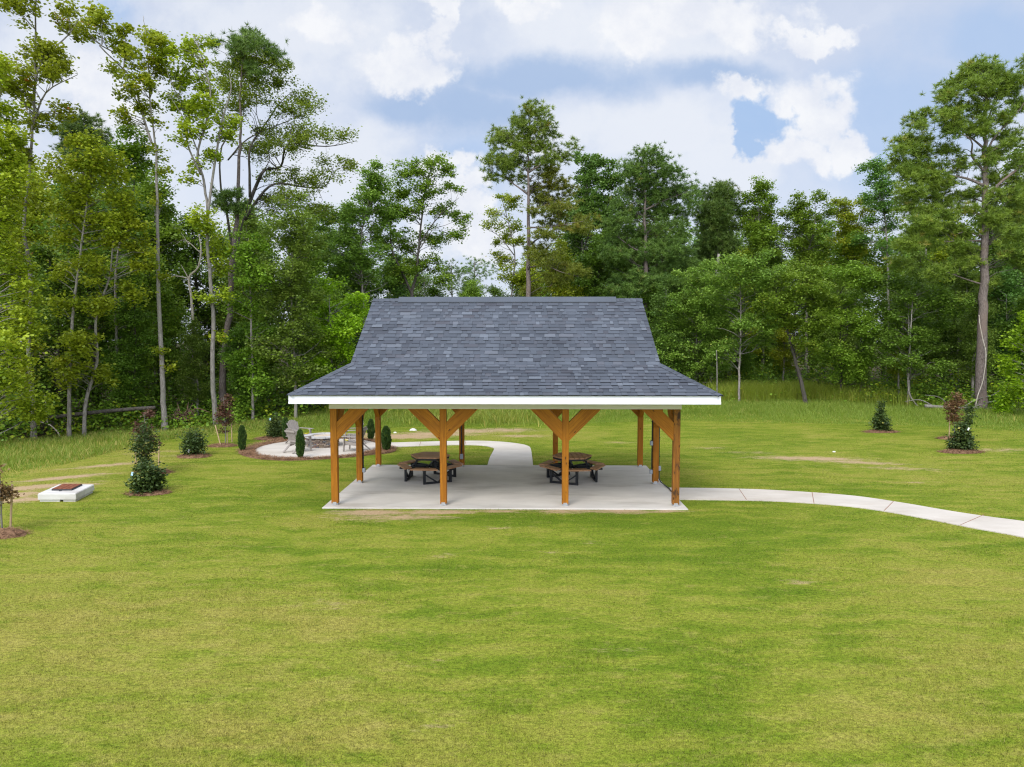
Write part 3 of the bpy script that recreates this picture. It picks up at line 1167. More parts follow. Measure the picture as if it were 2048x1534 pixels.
# ------------------------------------------------------------------ picnic tables
def picnic_table(loc, rz, label):
    t = empty('picnic_table', loc, label, 'picnic table', 'hexagonal picnic tables under the pavilion', rz)
    # top: boards cut to a hexagon
    Rt = .60
    hexa = [(Rt * math.cos(R(60 * k)), Rt * math.sin(R(60 * k))) for k in range(6)]

    def clip(poly, y0, y1):
        def cut(pl, f):
            o = []
            for i in range(len(pl)):
                a, b = pl[i], pl[(i + 1) % len(pl)]
                fa, fb = f(a), f(b)
                if fa >= 0:
                    o.append(a)
                if fa * fb < 0:
                    q = fa / (fa - fb)
                    o.append((a[0] + (b[0] - a[0]) * q, a[1] + (b[1] - a[1]) * q))
            return o
        return cut(cut(poly, lambda p: p[1] - y0), lambda p: y1 - p[1])

    m = MB()
    ca, sa = math.cos(R(28)), math.sin(R(28))
    hexr = [(ca * x + sa * y, -sa * x + ca * y) for x, y in hexa]
    nb = 8
    Hh = .60
    for k in range(nb):
        y0 = -Hh + 2 * Hh * k / nb + .006
        pl = clip(hexr, y0, y0 + 2 * Hh / nb - .012)
        if len(pl) > 2:
            m.prism(pl, .705, .742)
    o = m.build('tabletop', M_PLANK, t)
    o.rotation_euler = (0, 0, R(28))
    m = MB()
    for k in range(6):
        a, b = hexa[k], hexa[(k + 1) % 6]
        m.bar((a[0] * .93, a[1] * .93, .675), (b[0] * .93, b[1] * .93, .675), .035, .055)
    for k in range(3):
        a, b = hexa[k], hexa[k + 3]
        m.bar((a[0] * .8, a[1] * .8, .668), (b[0] * .8, b[1] * .8, .668), .06, .045)
    m.build('apron', M_BLACK, t)
    for k in range(6):
        ang = R(30 + 60 * k)
        n_ = Vector((math.cos(ang), math.sin(ang), 0))
        s_ = Vector((-math.sin(ang), math.cos(ang), 0))
        ri, ro = .665, .91
        li, lo = .295, .405
        m = MB()
        for (a, b) in ((0, .487), (.513, 1)):
            ra_, rb_ = ri + (ro - ri) * a, ri + (ro - ri) * b
            la, lb = li + (lo - li) * a, li + (lo - li) * b
            pl = [n_ * ra_ - s_ * la, n_ * rb_ - s_ * lb, n_ * rb_ + s_ * lb, n_ * ra_ + s_ * la]
            m.prism([(p.x, p.y) for p in pl], .430, .468)
        m.build('seat', M_PLANK, t)
    # three leg panels between pairs of seats
    for k in range(3):
        ang = R(60 + 120 * k)
        n_ = Vector((math.cos(ang), math.sin(ang), 0))
        s_ = Vector((-math.sin(ang), math.cos(ang), 0))
        up = Vector((0, 0, 1))
        m = MB()
        r = .66
        for sg in (-1, 1):
            b = n_ * r + s_ * (.40 * sg)
            m.bar(b + up * 0.002, b + up * .43, .07, .06, n_)
            m.bar(b + s_ * (-.36 * sg) + up * .05, b + up * .30, .045, .055, n_)
            # seat supports
            m.bar(b - n_ * .12 + up * .405, b + n_ * .17 + s_ * (.05 * sg) + up * .405, .05, .05)
            # beam to the middle and slanted strut up to the top
            m.bar(b - n_ * .08 + up * .395, n_ * .10 + s_ * (.1 * sg) + up * .395, .055, .075)
        m.bar(n_ * r - s_ * .40 + up * .03, n_ * r + s_ * .40 + up * .03, .055, .055, n_)
        m.build('leg_frame', M_BLACK, t)
        m = MB()
        m.bar(n_ * .50 + up * .36, n_ * .36 + up * .66, .085, .055, n_)
        m.bar(n_ * .52 + s_ * .30 + up * .40, n_ * .52 - s_ * .30 + up * .40, .05, .08)
        m.bar(n_ * .52 + up * .395, up * .395, .06, .08)
        m.build('strut', M_BLACK, t)
    return t


tb = gnd(861, 960)
tb[2] = 0.0
T1 = picnic_table(tuple(tb), R(-4), 'brown hexagonal picnic table with six benches, standing beneath the rafters nearer the fire pit')
tb = gnd(1144, 961.5)
tb[2] = 0.0
copy_tree(T1, tuple(tb), R(5 + 60), 1.0, 'brown hexagonal picnic table with six benches, standing nearer the electrical outlet post and side path')
T1['label'] = 'brown hexagonal picnic table with six benches, nearer the fire pit side of the slab'

# ------------------------------------------------------------------ fire pit
fp = empty('fire_pit', (PIT[0], PIT[1], .004), 'round stacked stone fire pit with pale coping on the patio', 'fire pit')
rng = np.random.RandomState(5)
PRr = .62
V, Fc, T = [], [], []
rows = 7
hh = .37
for r_ in range(rows):
    a = rng.uniform(0, .4)
    end = a + 2 * math.pi
    z0, z1 = hh * r_ / rows, hh * (r_ + 1) / rows
    while a < end - .02:
        da = min(rng.uniform(.16, .42), end - a)
        out_ = PRr + rng.uniform(-.018, .018)
        tnt = rng.rand()
        zz0, zz1 = z0 + .004, z1 - .004 + rng.uniform(-.004, .002)
        nseg = max(1, int(da / .12))
        for s in range(nseg):
            b0, b1 = a + .012 + (da - .024) * s / nseg, a + .012 + (da - .024) * (s + 1) / nseg
            k = len(V)
            for (rr, zz, bb) in ((out_, zz0, b0), (out_, zz0, b1), (out_, zz1, b1), (out_, zz1, b0), (.5, zz0, b0), (.5, zz0, b1), (.5, zz1, b1), (.5, zz1, b0)):
                V.append((rr * math.cos(bb), rr * math.sin(bb), zz))
                T.append(tnt)
            Fc += [(k, k + 1, k + 2, k + 3), (k + 3, k + 2, k + 6, k + 7), (k, k + 4, k + 5, k + 1), (k, k + 3, k + 7, k + 4), (k + 1, k + 5, k + 6, k + 2)]
        a += da
mesh_np('stone_wall', V, Fc, M_STONE, fp, {'tint': T})
m = MB()
m.tube([(0, 0, .0), (0, 0, hh)], .595, 40, False)
m.build('mortar_core', M_IRON, fp)
m = MB()
a = 0
for k in range(11):
    b0, b1 = 2 * math.pi * k / 11 + .012, 2 * math.pi * (k + 1) / 11 - .012
    ro_, ri_ = .70 + rng.uniform(-.012, .012), .44
    pl = [(ro_ * math.cos(b0 + (b1 - b0) * i / 4), ro_ * math.sin(b0 + (b1 - b0) * i / 4)) for i in range(5)] + \
         [(ri_ * math.cos(b1 - (b1 - b0) * i / 4), ri_ * math.sin(b1 - (b1 - b0) * i / 4)) for i in range(5)]
    m.prism(pl, hh, hh + .055 + rng.uniform(-.006, .006))
m.build('coping', M_COPING, fp)
m = MB()
m.prism([(.455 * math.cos(2 * math.pi * i / 30), .455 * math.sin(2 * math.pi * i / 30)) for i in range(30)], hh - .1, hh + .01)
m.build('sand_fill', M_SAND, fp)


# ------------------------------------------------------------------ garden chairs
def garden_chair():
    """Adirondack chair facing +x."""
    t = empty('garden_chair', (0, 0, 0), '', 'chair', 'garden chairs round the fire pit')
    back = .33     # half width of the back
    m = MB()
    tilt = math.tan(R(22))
    nsl = 7
    bx = -.14
    for k in range(nsl):
        u = (k - (nsl - 1) / 2) / ((nsl - 1) / 2)
        y0 = u * .20
        y1 = u * .27
        top = .93 - .10 * u * u
        z0 = .28
        m.bar((bx - (z0 - .33) * tilt, y0, z0), (bx - (top - .33) * tilt, y1, top), .016, .066 + .010, (0, 1, 0), bev=.006)
    m.bar((bx - .045 - .06 * tilt, -.25, .42), (bx - .045 - .06 * tilt, .25, .42), .03, .06)
    m.bar((bx - .04 - .45 * tilt, -.27, .80), (bx - .04 - .45 * tilt, .27, .80), .03, .06)
    m.build('backrest', M_TAUPE, t)
    m = MB()
    for k in range(6):
        x = .36 - k * .094
        z = .385 - (k * .094) * .17 - (.03 if k == 0 else 0)
        m.box((x, 0, z), (.086, .53, .02), Matrix.Rotation(R(-10 if k else 25), 3, 'Y'), .005)
    m.build('seat', M_TAUPE, t)
    for s in (-1, 1):
        m = MB()
        m.box((.10, s * .335, .575), (.68, .12, .024), None, .008)
        m.box((.30, s * .31, .545), (.12, .03, .05))
        m.build('armrest', M_TAUPE, t)
        m = MB()
        m.bar((.37, s * .285, .0), (.335, s * .30, .565), .035, .085, (0, 1, 0), bev=.005)
        m.build('front_leg', M_TAUPE, t)
        m = MB()
        m.bar((.40, s * .255, .345), (-.16, s * .255, .25), .03, .10, (0, 0, 1), bev=.005)
        m.bar((-.16, s * .255, .26), (-.46, s * .255, .01), .03, .085, (0, 1, 0), bev=.005)
        m.build('rear_leg', M_TAUPE, t)
    m = MB()
    m.box((.33, .12, .41), (.13, .12, .012), Matrix.Rotation(R(-8), 3, 'Y'))
    m.build('sales_tag', M_YEL, t)
    return t


chairs = [(596, 905, 58, 'taupe garden chair showing its slatted back, standing in front of the fire pit'),
          (598, 888, -24, 'taupe garden chair beyond the fire pit edge, its fan back rising over the lawn'),
          (712, 903, 172, 'taupe garden chair nearest the slab, facing the fire pit, half behind a post'),
          (708, 888.5, 198, 'taupe garden chair on the slab side of the fire pit, mostly hidden behind another chair')]
ch0 = garden_chair()
for i, (px, py, a, lb) in enumerate(chairs):
    p = gnd(px, py)
    p[2] = .004
    if i == 0:
        ch0.location = tuple(p)
        ch0.rotation_euler = (0, 0, R(a))
        ch0['label'] = lb
    else:
        copy_tree(ch0, tuple(p), R(a), 1.0, lb)

# ------------------------------------------------------------------ storm drain
A, B, C_ = gnd(76, 1004), gnd(152, 1004), gnd(189, 984.5)
ex = (B - A)[:2]
ey = (C_ - B)[:2]
wx, wy = np.linalg.norm(ex), np.linalg.norm(ey)
ux, uy = ex / wx, ey / wy
zg = float(min(gz(*A[:2]), gz(*B[:2]), gz(*C_[:2])))
dr = empty('storm_drain', (A[0], A[1], zg), 'pale concrete storm drain box with a rusty square grate in the lawn', 'storm drain')
# frame: local x along the front, local y along the side (kept square)
dr.rotation_euler = (0, 0, math.atan2(ux[1], ux[0]))
sk = (np.dot(uy, ux), np.dot(uy, np.array([-ux[1], ux[0]])))


def dpt(a, b):
    return (a * wx + b * wy * sk[0], b * wy * sk[1])


def slabquad(m, a0, a1, b0, b1, z0, z1, inset=.02):
    lo = [dpt(a0, b0), dpt(a1, b0), dpt(a1, b1), dpt(a0, b1)]
    cx, cy = sum(p[0] for p in lo) / 4, sum(p[1] for p in lo) / 4
    hi = [(cx + (x - cx) * (1 - inset), cy + (y - cy) * (1 - inset)) for x, y in lo]
    vs = [(x, y, z0) for x, y in lo] + [(x, y, z1 - .02) for x, y in lo] + [(x, y, z1) for x, y in hi]
    fs = [(3, 2, 1, 0)]
    for k in (0, 4):
        fs += [(k + i, k + (i + 1) % 4, k + 4 + (i + 1) % 4, k + 4 + i) for i in range(4)]
    fs.append((8, 9, 10, 11))
    m.add(vs, fs)


m = MB()
slabquad(m, 0, 1, 0, 1, .065, .225, .04)
m.build('lid_slab', M_DRAIN, dr)
m = MB()
slabquad(m, .03, .56, .03, .97, -.05, .065, .0)
slabquad(m, .65, .97, .03, .97, -.05, .065, .0)
slabquad(m, .56, .65, .25, .97, -.05, .065, .0)
m.build('drain_base', M_DRAIN, dr)
m = MB()
slabquad(m, .552, .66, .22, .249, -.04, .062, .0)
m.build('inlet_opening', M_HOLE, dr)
m = MB()
slabquad(m, .20, .74, .30, .86, .222, .262, .0)
m.build('grate_frame', M_IRON, dr)
m = MB()
for k in range(4):
    a0 = .21 + k * .132
    slabquad(m, a0, a0 + .118, .31, .85, .262, .276, .0)
m.build('grate', M_RUST, dr)
m = MB()
q = dpt(.42, .29)
m.tube([(q[0], q[1], .228), (q[0] + .02, q[1] - .05, .234), (q[0] + .06, q[1] - .06, .232), (q[0] + .07, q[1] - .02, .23)], .008, 6)
m.build('lifting_chain', M_IRON, dr)


def hard_mask(x, y):
    """True where paving covers the ground."""
    r = (np.abs(x) < SH + .01) & (y > SF - .01) & (y < SB + .01)
    r |= np.hypot(x - PAT[0], y - PAT[1]) < PR + .02
    for pl in PATH_POLYS:
        r |= inpoly(x, y, pl)
    r |= inpoly(x, y, [tuple(p[:2]) for p in STRAW])
    lx = (x - A[0]) * ux[0] + (y - A[1]) * ux[1]
    r |= inpoly(x, y, [tuple(A[:2]), tuple(B[:2]), tuple(C_[:2]), tuple((A + C_ - B)[:2])])
    return r
# ------------------------------------------------------------------ foliage materials
L = {
    'yg': leaf_mat('leaf_yellow_green', (0.080, 0.130, 0.010), (0.225, 0.270, 0.025), (0.28, 0.24, 0.04), mul=(1.95, 1.84, 1.2)),
    'vine': leaf_mat('leaf_vine', (0.095, 0.130, 0.010), (0.21, 0.255, 0.026), (0.26, 0.07, 0.022), altp=0.09, mul=(1.92, 1.82, 1.2)),
    'bright': leaf_mat('leaf_bright', (0.085, 0.155, 0.008), (0.21, 0.31, 0.018), (0.27, 0.31, 0.03), mul=(1.82, 1.86, 1.2)),
    'mid': leaf_mat('leaf_mid_green', (0.056, 0.104, 0.012), (0.145, 0.215, 0.029), (0.19, 0.20, 0.04), mul=(1.82, 1.86, 1.2)),
    'soft': leaf_mat('leaf_soft_green', (0.055, 0.100, 0.018), (0.150, 0.210, 0.045), (0.20, 0.22, 0.06), mul=(1.82, 1.86, 1.2)),
    'dark': leaf_mat('leaf_dark_green', (0.038, 0.076, 0.012), (0.104, 0.168, 0.026), (0.12, 0.16, 0.03), mul=(1.82, 1.86, 1.2)),
    'blue': leaf_mat('leaf_blue_green', (0.040, 0.088, 0.022), (0.110, 0.180, 0.048), (0.15, 0.18, 0.05), mul=(1.82, 1.86, 1.2)),
    'oak': leaf_mat('leaf_oak', (0.060, 0.095, 0.012), (0.155, 0.195, 0.030), (0.20, 0.17, 0.04), mul=(1.85, 1.84, 1.2)),
    'pine': leaf_mat('needle_green', (0.045, 0.082, 0.012), (0.135, 0.185, 0.032), (0.19, 0.17, 0.05), trans=0.25, mul=(1.86, 1.76, 1.2)),
    'pined': leaf_mat('needle_dark', (0.032, 0.068, 0.016), (0.100, 0.155, 0.040), (0.14, 0.14, 0.05), trans=0.25, mul=(1.82, 1.76, 1.2)),
    'pineb': leaf_mat('needle_brown', (0.068, 0.086, 0.012), (0.160, 0.165, 0.028), (0.19, 0.145, 0.038), trans=0.25, altp=0.25),
    'holly': leaf_mat('leaf_holly', (0.013, 0.028, 0.009), (0.052, 0.076, 0.018), (0.21, 0.19, 0.05), trans=0.2, mul=(1.6, 1.6, 1.3)),
    'cyp': leaf_mat('leaf_cypress', (0.014, 0.038, 0.012), (0.048, 0.095, 0.020), (0.09, 0.13, 0.03), trans=0.15, mul=(1.6, 1.6, 1.3)),
    'purple': leaf_mat('leaf_purple', (0.050, 0.022, 0.022), (0.140, 0.075, 0.052), (0.10, 0.11, 0.04), trans=0.3, mul=(1.6, 1.6, 1.3)),
    'rust': leaf_mat('leaf_rusty', (0.075, 0.042, 0.02), (0.17, 0.10, 0.05), (0.13, 0.15, 0.05), trans=0.3, mul=(1.6, 1.6, 1.3)),
    'tall': leaf_mat('tall_grass', (0.072, 0.122, 0.016), (0.160, 0.212, 0.040), (0.27, 0.235, 0.095), trans=0.4, altp=0.2, mul=(1.90, 1.80, 1.25)),
    'plume': leaf_mat('weed_plume', (0.085, 0.130, 0.018), (0.205, 0.245, 0.042), (0.25, 0.22, 0.07), trans=0.4, mul=(1.85, 1.82, 1.2)),
    'gold': leaf_mat('weed_gold', (0.10, 0.15, 0.02), (0.25, 0.26, 0.06), (0.42, 0.31, 0.12), trans=0.35),
    'deadl': leaf_mat('leaf_dead', (0.12, 0.075, 0.045), (0.25, 0.165, 0.105), (0.2, 0.1, 0.05), trans=0.2, mul=(1.6, 1.6, 1.3)),
}
BARK = bark_mat('bark_grey', (0.13, 0.115, 0.10), (0.29, 0.265, 0.235), (0.19, 0.19, 0.15))
BARKP = bark_mat('bark_pale', (0.18, 0.155, 0.135), (0.37, 0.335, 0.295), (0.25, 0.24, 0.19))
BARKPI = bark_mat('bark_pine', (0.085, 0.066, 0.058), (0.25, 0.205, 0.185), (0.20, 0.15, 0.125), 9)
BARKD = bark_mat('bark_dark', (0.04, 0.034, 0.028), (0.13, 0.115, 0.10), (0.09, 0.085, 0.06))
BARKW = bark_mat('bark_bleached', (0.40, 0.34, 0.28), (0.62, 0.56, 0.48), (0.5, 0.42, 0.34))

TWIG = {'bark_pale': BARK, 'bark_grey': BARK, 'bark_pine': BARKD}


def leaf_quads(rng, P, size, tint, alt, upb=0.7, wid=0.42, jit=0.35):
    """Leaf-shaped faces at the points P."""
    n = len(P)
    nv = rng.normal(0, .75, (n, 3))
    nv[:, 2] = np.abs(nv[:, 2]) + upb
    nv /= np.linalg.norm(nv, axis=1)[:, None]
    r = rng.normal(0, 1, (n, 3))
    r[:, 2] -= .4
    d = np.cross(nv, r)
    d /= np.linalg.norm(d, axis=1)[:, None] + 1e-9
    s = np.cross(nv, d)
    Ls = size * rng.uniform(1 - jit, 1 + jit, n)[:, None]
    a = P - d * Ls * .5
    b = P + s * Ls * wid + d * Ls * .05
    c = P + d * Ls * .5
    e = P - s * Ls * wid + d * Ls * .05
    V = np.stack([a, b, c, e], 1).reshape(-1, 3)
    F = np.arange(4 * n).reshape(n, 4)
    return V, F, np.repeat(tint, 4), np.repeat(alt, 4)


def needle_tris(rng, P, tint, alt, L_=.26, k=22, w=.018, outd=None):
    """Tufts of needles at the points P."""
    n = len(P)
    d = rng.normal(0, 1, (n, k, 3))
    d[:, :, 2] = d[:, :, 2] * .75 + .45
    if outd is not None:
        d += outd[:, None, :] * .7
    d /= np.linalg.norm(d, axis=2)[:, :, None]
    r = rng.normal(0, 1, (n, k, 3))
    s = np.cross(d, r)
    s /= np.linalg.norm(s, axis=2)[:, :, None] + 1e-9
    Ls = L_ * rng.uniform(.65, 1.15, (n, k, 1))
    b = P[:, None, :] + d * .02
    V = np.stack([b - s * w, b + s * w, b + d * Ls], 2).reshape(-1, 3)
    F = np.arange(3 * n * k).reshape(-1, 3)
    return V, F, np.repeat(tint, 3 * k), np.repeat(alt, 3 * k)


DENS, PERM = 1.7, 2.0


class Skel:
    """Trunk and limbs; new twigs grow from the nearest limb."""

    def __init__(s):
        s.P = np.zeros((0, 3))
        s.Rr = np.zeros(0)
        s.mb = MB()
        s.mb2 = MB()

    def limb(s, pts, rad, n=8):
        s.mb.tube([tuple(p) for p in pts], list(rad), n)
        s.P = np.vstack([s.P, np.asarray(pts)])
        s.Rr = np.append(s.Rr, rad)

    def twig_to(s, rng, c, droop=0.0):
        d = np.linalg.norm(s.P - c, axis=1)
        cost = d + np.maximum(0, s.P[:, 2] - c[2] + .35 * d) * 1.3 + .03 / (s.Rr + .01)
        i = int(np.argmin(cost))
        a = s.P[i]
        Lg = d[i]
        if Lg < .12:
            return
        n = 2 if Lg < .8 else (3 if Lg < 2 else 5)
        side = rng.normal(0, .10 * Lg, 3)
        pts, rad = [], []
        r0 = min(s.Rr[i] * .6, .008 + .011 * Lg)
        for k in range(n + 1):
            t = k / n
            p = a + (c - a) * t + side * math.sin(math.pi * t) + np.array([0, 0, (.10 - droop) * Lg * math.sin(math.pi * t)])
            if 0 < k < n:
                p = p + rng.normal(0, .035 * Lg, 3)
            pts.append(p)
            rad.append(r0 * (1 - t) + .006 * t)
        s.mb2.tube([tuple(p) for p in pts], rad, 5 if r0 > .02 else 4, False)
        s.P = np.vstack([s.P, np.array(pts[1:])])
        s.Rr = np.append(s.Rr, rad[1:])


def make_tree(name, label, cat, group, base, trunk, r0, lobes, leafmat, bark, rng, pine=False, leaf=.135, rc=.36, per=52,
              dens=1.0, limbs=(), lobes2=(), mat2=None, rtop=.02, taper=1.0, tuftL=.27, upb=.7):
    """One tree: base point, trunk points, lobes (centre, radii) that the crown fills."""
    base = np.asarray(base, float)
    root = empty(name, tuple(base), label, cat, group)
    sk = Skel()
    pts = catmull([np.asarray(p, float) - base for p in trunk], 5)
    # cumulative length for the taper
    cl = np.concatenate([[0], np.cumsum([np.linalg.norm(pts[i + 1] - pts[i]) for i in range(len(pts) - 1)])])
    cl /= cl[-1]
    rad = rtop + (r0 - rtop) * (1 - cl ** taper) + r0 * .45 * np.exp(-cl * 40)
    pts = [p + (rng.normal(0, r0 * .10, 3) * (1, 1, 0) if 0 < i < len(pts) - 1 else 0) for i, p in enumerate(pts)]
    sk.limb(pts, rad, 10)
    for lp, lr in limbs:
        q = catmull([np.asarray(p, float) - base for p in lp], 4)
        t = np.linspace(0, 1, len(q))
        sk.limb(q, lr * (1 - t) + .012 * t, 7)
    for which, (lbs, mt) in enumerate(((lobes, leafmat), (lobes2, mat2))):
        if not lbs:
            continue
        cs, outs = [], []
        for (c, rr, dn) in lbs:
            c = np.asarray(c, float) - base
            rr = np.asarray(rr, float)
            area = math.pi * rr[0] * rr[2]
            n = max(2, int(DENS * dens * dn * area / (rc * rc * 2.0) + rng.rand()))
            u = rng.normal(0, 1, (n, 3))
            u /= np.linalg.norm(u, axis=1)[:, None]
            u *= rng.uniform(0, 1, (n, 1)) ** (1 / 2.4)
            cs.append(c + u * rr)
        cs = np.concatenate(cs)
        # grow from the near ones outwards
        dd = np.min(np.linalg.norm(cs[:, None, :] - sk.P[None, :, :], axis=2), axis=1)
        for i in np.argsort(dd):
            sk.twig_to(rng, cs[i])
        n = len(cs)
        ct = rng.uniform(0, 1, n)
        ca = rng.uniform(0, 1, n)
        if pine:
            k = per
            ii = np.repeat(np.arange(n), k)
            off = rng.normal(0, 1, (n * k, 3)) * np.array([rc, rc, rc * .62]) * .75
            P = cs[ii] + off
            axis = cs.mean(0) * np.array([0, 0, 0])
            od = off / (np.linalg.norm(off, axis=1)[:, None] + 1e-6) * np.array([1, 1, .3])
            tint = np.clip(ct[ii] * .6 + rng.uniform(0, .5, n * k), 0, 1)
            alt = np.clip(ca[ii] * .6 + rng.uniform(0, .4, n * k), 0, 1)
            V, F, T_, A_ = needle_tris(rng, P, tint, alt, L_=tuftL, outd=od)
        else:
            k = rng.randint(int(per * .6 * PERM), int(per * 1.3 * PERM), n)
            ii = np.repeat(np.arange(n), k)
            m = len(ii)
            rcl = rng.uniform(.65, 1.25, n)[ii][:, None]
            P = cs[ii] + rng.normal(0, 1, (m, 3)) * np.array([rc, rc, rc * .62]) * .62 * rcl
            tint = np.clip(ct[ii] * .55 + rng.uniform(0, .5, m), 0, 1)
            alt = np.clip(ca[ii] * .55 + rng.uniform(0, .45, m), 0, 1)
            V, F, T_, A_ = leaf_quads(rng, P, leaf, tint, alt, upb=upb)
        o = mesh_np('crown', V, F, mt, root, {'tint': T_, 'alt': A_})
        if which == 1:
            o['label'] = 'browning lower boughs'
    nf = len(sk.mb.f)
    sk.mb.add(sk.mb2.v, sk.mb2.f, True)
    o = sk.mb.build('trunk', bark, root)
    o.data.materials.append(TWIG.get(bark.name, bark))
    mi = np.zeros(len(sk.mb.f), np.int32)
    mi[nf:] = 1
    o.data.polygons.foreach_set('material_index', mi)
    return root


def hero(name, label, kind, base, tr, r, lobes, bark=None, group=None, D=None, limbs=(), lobes2=(), fill=0, fyp=1.7, lf=(1.12, 1.3), **kw):
    """A tree measured on the photograph: base on the ground, all else at the same distance."""
    rng = np.random.RandomState(abs(hash_(label)) % 100000)
    if D is None:
        b = gnd(*base)
        D = b[1]
    else:
        p = at(base[0], 675, D)
        b = np.array([p[0], D, float(gz(p[0], D))])
    bb = b - np.array([0, 0, .15])
    trunk = [bb] + [at(x, y, D) + np.array([0, rng.uniform(-.15, .15), 0]) for x, y in tr]
    s = D / FPX
    if fill:
        xs_, ys_ = [p[0] for p in tr], [p[1] for p in tr]
        y0 = min(ys_)
        for y_ in np.arange(y0 + 8, y0 + fill, 17):
            x_ = float(np.interp(-y_, [-q for q in ys_], xs_))
            w_ = 9 + .20 * (y_ - y0)
            lobes = list(lobes) + [(x_ + rng.uniform(-.5, .5) * w_, y_, w_, 11, .9)]

    pine = kind.startswith('pine')

    def lob(l):
        x, y, rx, ry = l[:4]
        dn = l[4] if len(l) > 4 else 1.0
        c = at(x, y, D) + np.array([0, rng.uniform(-1, 1) * min(1.6, .45 + rx * s * .8), 0])
        fx, fy = (1.10, fyp) if pine else lf
        return (c, (rx * s * fx, max(.35, (rx + ry) / 2 * s), ry * s * fy), dn)

    lim = [([at(x, y, D) + np.array([0, 0.25 * k * (1 if rng.rand() > .5 else -1), 0]) for k, (x, y) in enumerate(lp)], lr) for lp, lr in limbs]
    pine = kind.startswith('pine')
    return make_tree(name, label, 'pine tree' if pine else 'tree', group, b, trunk, r, [lob(l) for l in lobes], L[kind],
                     bark or (BARKPI if pine else BARK), rng, pine=pine, limbs=lim,
                     lobes2=[lob(l) for l in lobes2], mat2=L['pineb'], **kw)


def hash_(s):
    h = 7
    for c in s:
        h = (h * 131 + ord(c)) % 1000003
    return h


PN = dict(rc=.40, per=15, dens=1.25)

# ---- the left front of the wood
hero('broadleaf_tree', 'loose yellow-green tree cut off by the left border of the wood', 'yg', (-22, 900),
     [(-25, 760), (-18, 560), (-8, 380), (0, 240), (4, 150)], .10,
     [(4, 155, 28, 30), (-10, 215, 35, 25), (12, 300, 45, 35), (20, 370, 55, 45), (-10, 450, 50, 45), (20, 540, 35, 35, .7), (15, 640, 40, 45), (20, 720, 45, 45), (10, 800, 45, 40)])
hero('sweetgum_tree', 'tall thin yellow-green tree with reddish vine leaves climbing its grey trunk', 'vine', (66, 882),
     [(63, 820), (57, 700), (58, 560), (52, 460), (62, 330), (66, 200), (70, 60), (74, -70)], .105,
     [(64, -20, 30, 30), (75, 25, 38, 40), (118, 35, 32, 30), (140, 25, 18, 18), (65, 110, 48, 40), (118, 120, 45, 35), (75, 165, 55, 30), (130, 150, 30, 18), (60, 200, 48, 22), (95, 215, 40, 20), (62, 245, 40, 18), (45, 200, 20, 20),
      (58, 300, 30, 35, .8), (52, 400, 22, 45, .9), (55, 500, 20, 40, .9), (58, 600, 22, 35, .8), (56, 700, 25, 25, .6), (75, 740, 25, 22, .6)],
     dens=.8, lf=(.92, 1.0), rc=.29, per=36, limbs=[([(66, 200), (90, 130), (120, 60), (135, 20)], .05), ([(64, 260), (100, 190), (140, 140)], .045)])
hero('maple_tree', 'slim leaning yellow-green tree with a pale trunk left of the fallen log', 'yg', (138, 876),
     [(140, 800), (147, 640), (158, 520), (172, 436), (184, 350), (190, 300)], .085,
     [(190, 315, 32, 25), (215, 345, 42, 30), (165, 375, 45, 28), (230, 405, 42, 28), (140, 425, 38, 22), (205, 455, 40, 28), (130, 470, 35, 18), (120, 540, 34, 14), (168, 520, 25, 16), (125, 610, 35, 14), (155, 680, 28, 16), (120, 730, 28, 16)], BARKP)
hero('maple_tree', 'slender yellow-green tree with a kinked pale trunk in front of the fallen log', 'yg', (168, 874),
     [(172, 800), (190, 725), (196, 640), (214, 560), (224, 490), (235, 440)], .085,
     [(235, 455, 32, 30), (258, 510, 34, 30), (205, 545, 32, 20), (200, 610, 34, 18), (185, 690, 32, 20), (245, 590, 28, 20), (165, 740, 32, 20), (205, 750, 24, 16)], BARKP)
hero('broadleaf_tree', 'grey-stemmed green tree standing right behind the end of the fallen log', 'mid', (243, 856),
     [(241, 800), (235, 700), (234, 600), (240, 500), (262, 400), (272, 320)], .09,
     [(272, 300, 40, 30), (245, 330, 35, 25), (290, 345, 30, 25), (250, 420, 38, 28), (285, 430, 30, 25), (240, 545, 32, 22), (252, 640, 38, 20), (232, 710, 34, 18), (262, 740, 28, 18)])
hero('sweetgum_tree', 'very tall grey-trunked tree with a forked sparse crown and a dead bare tip', 'yg', (330, 861),
     [(324, 780), (319, 600), (315, 400), (309, 300), (305, 220), (298, 120), (292, 62), (289, 34)], .125,
     [(198, 28, 22, 12), (215, 48, 30, 15), (240, 45, 18, 15), (188, 70, 16, 16), (232, 80, 28, 20), (250, 105, 16, 14), (210, 72, 22, 14), (298, 75, 22, 22), (322, 92, 22, 16), (285, 120, 28, 20), (312, 130, 32, 22), (240, 150, 16, 16), (258, 190, 20, 14), (300, 175, 32, 20), (285, 215, 26, 16), (262, 230, 18, 12), (248, 240, 14, 10),
      (318, 250, 14, 18, .8), (310, 300, 12, 20, .8), (324, 345, 10, 18, .8), (312, 400, 14, 16, .6), (330, 560, 9, 10, .6), (318, 700, 9, 14, .6), (334, 735, 10, 14, .6)], BARKP,
     lf=(.95, 1.05), rc=.28, per=34, limbs=[([(303, 285), (282, 235), (262, 180), (247, 145), (226, 110), (200, 82), (192, 50)], .06), ([(247, 145), (243, 100), (240, 60)], .03)], rtop=.010)
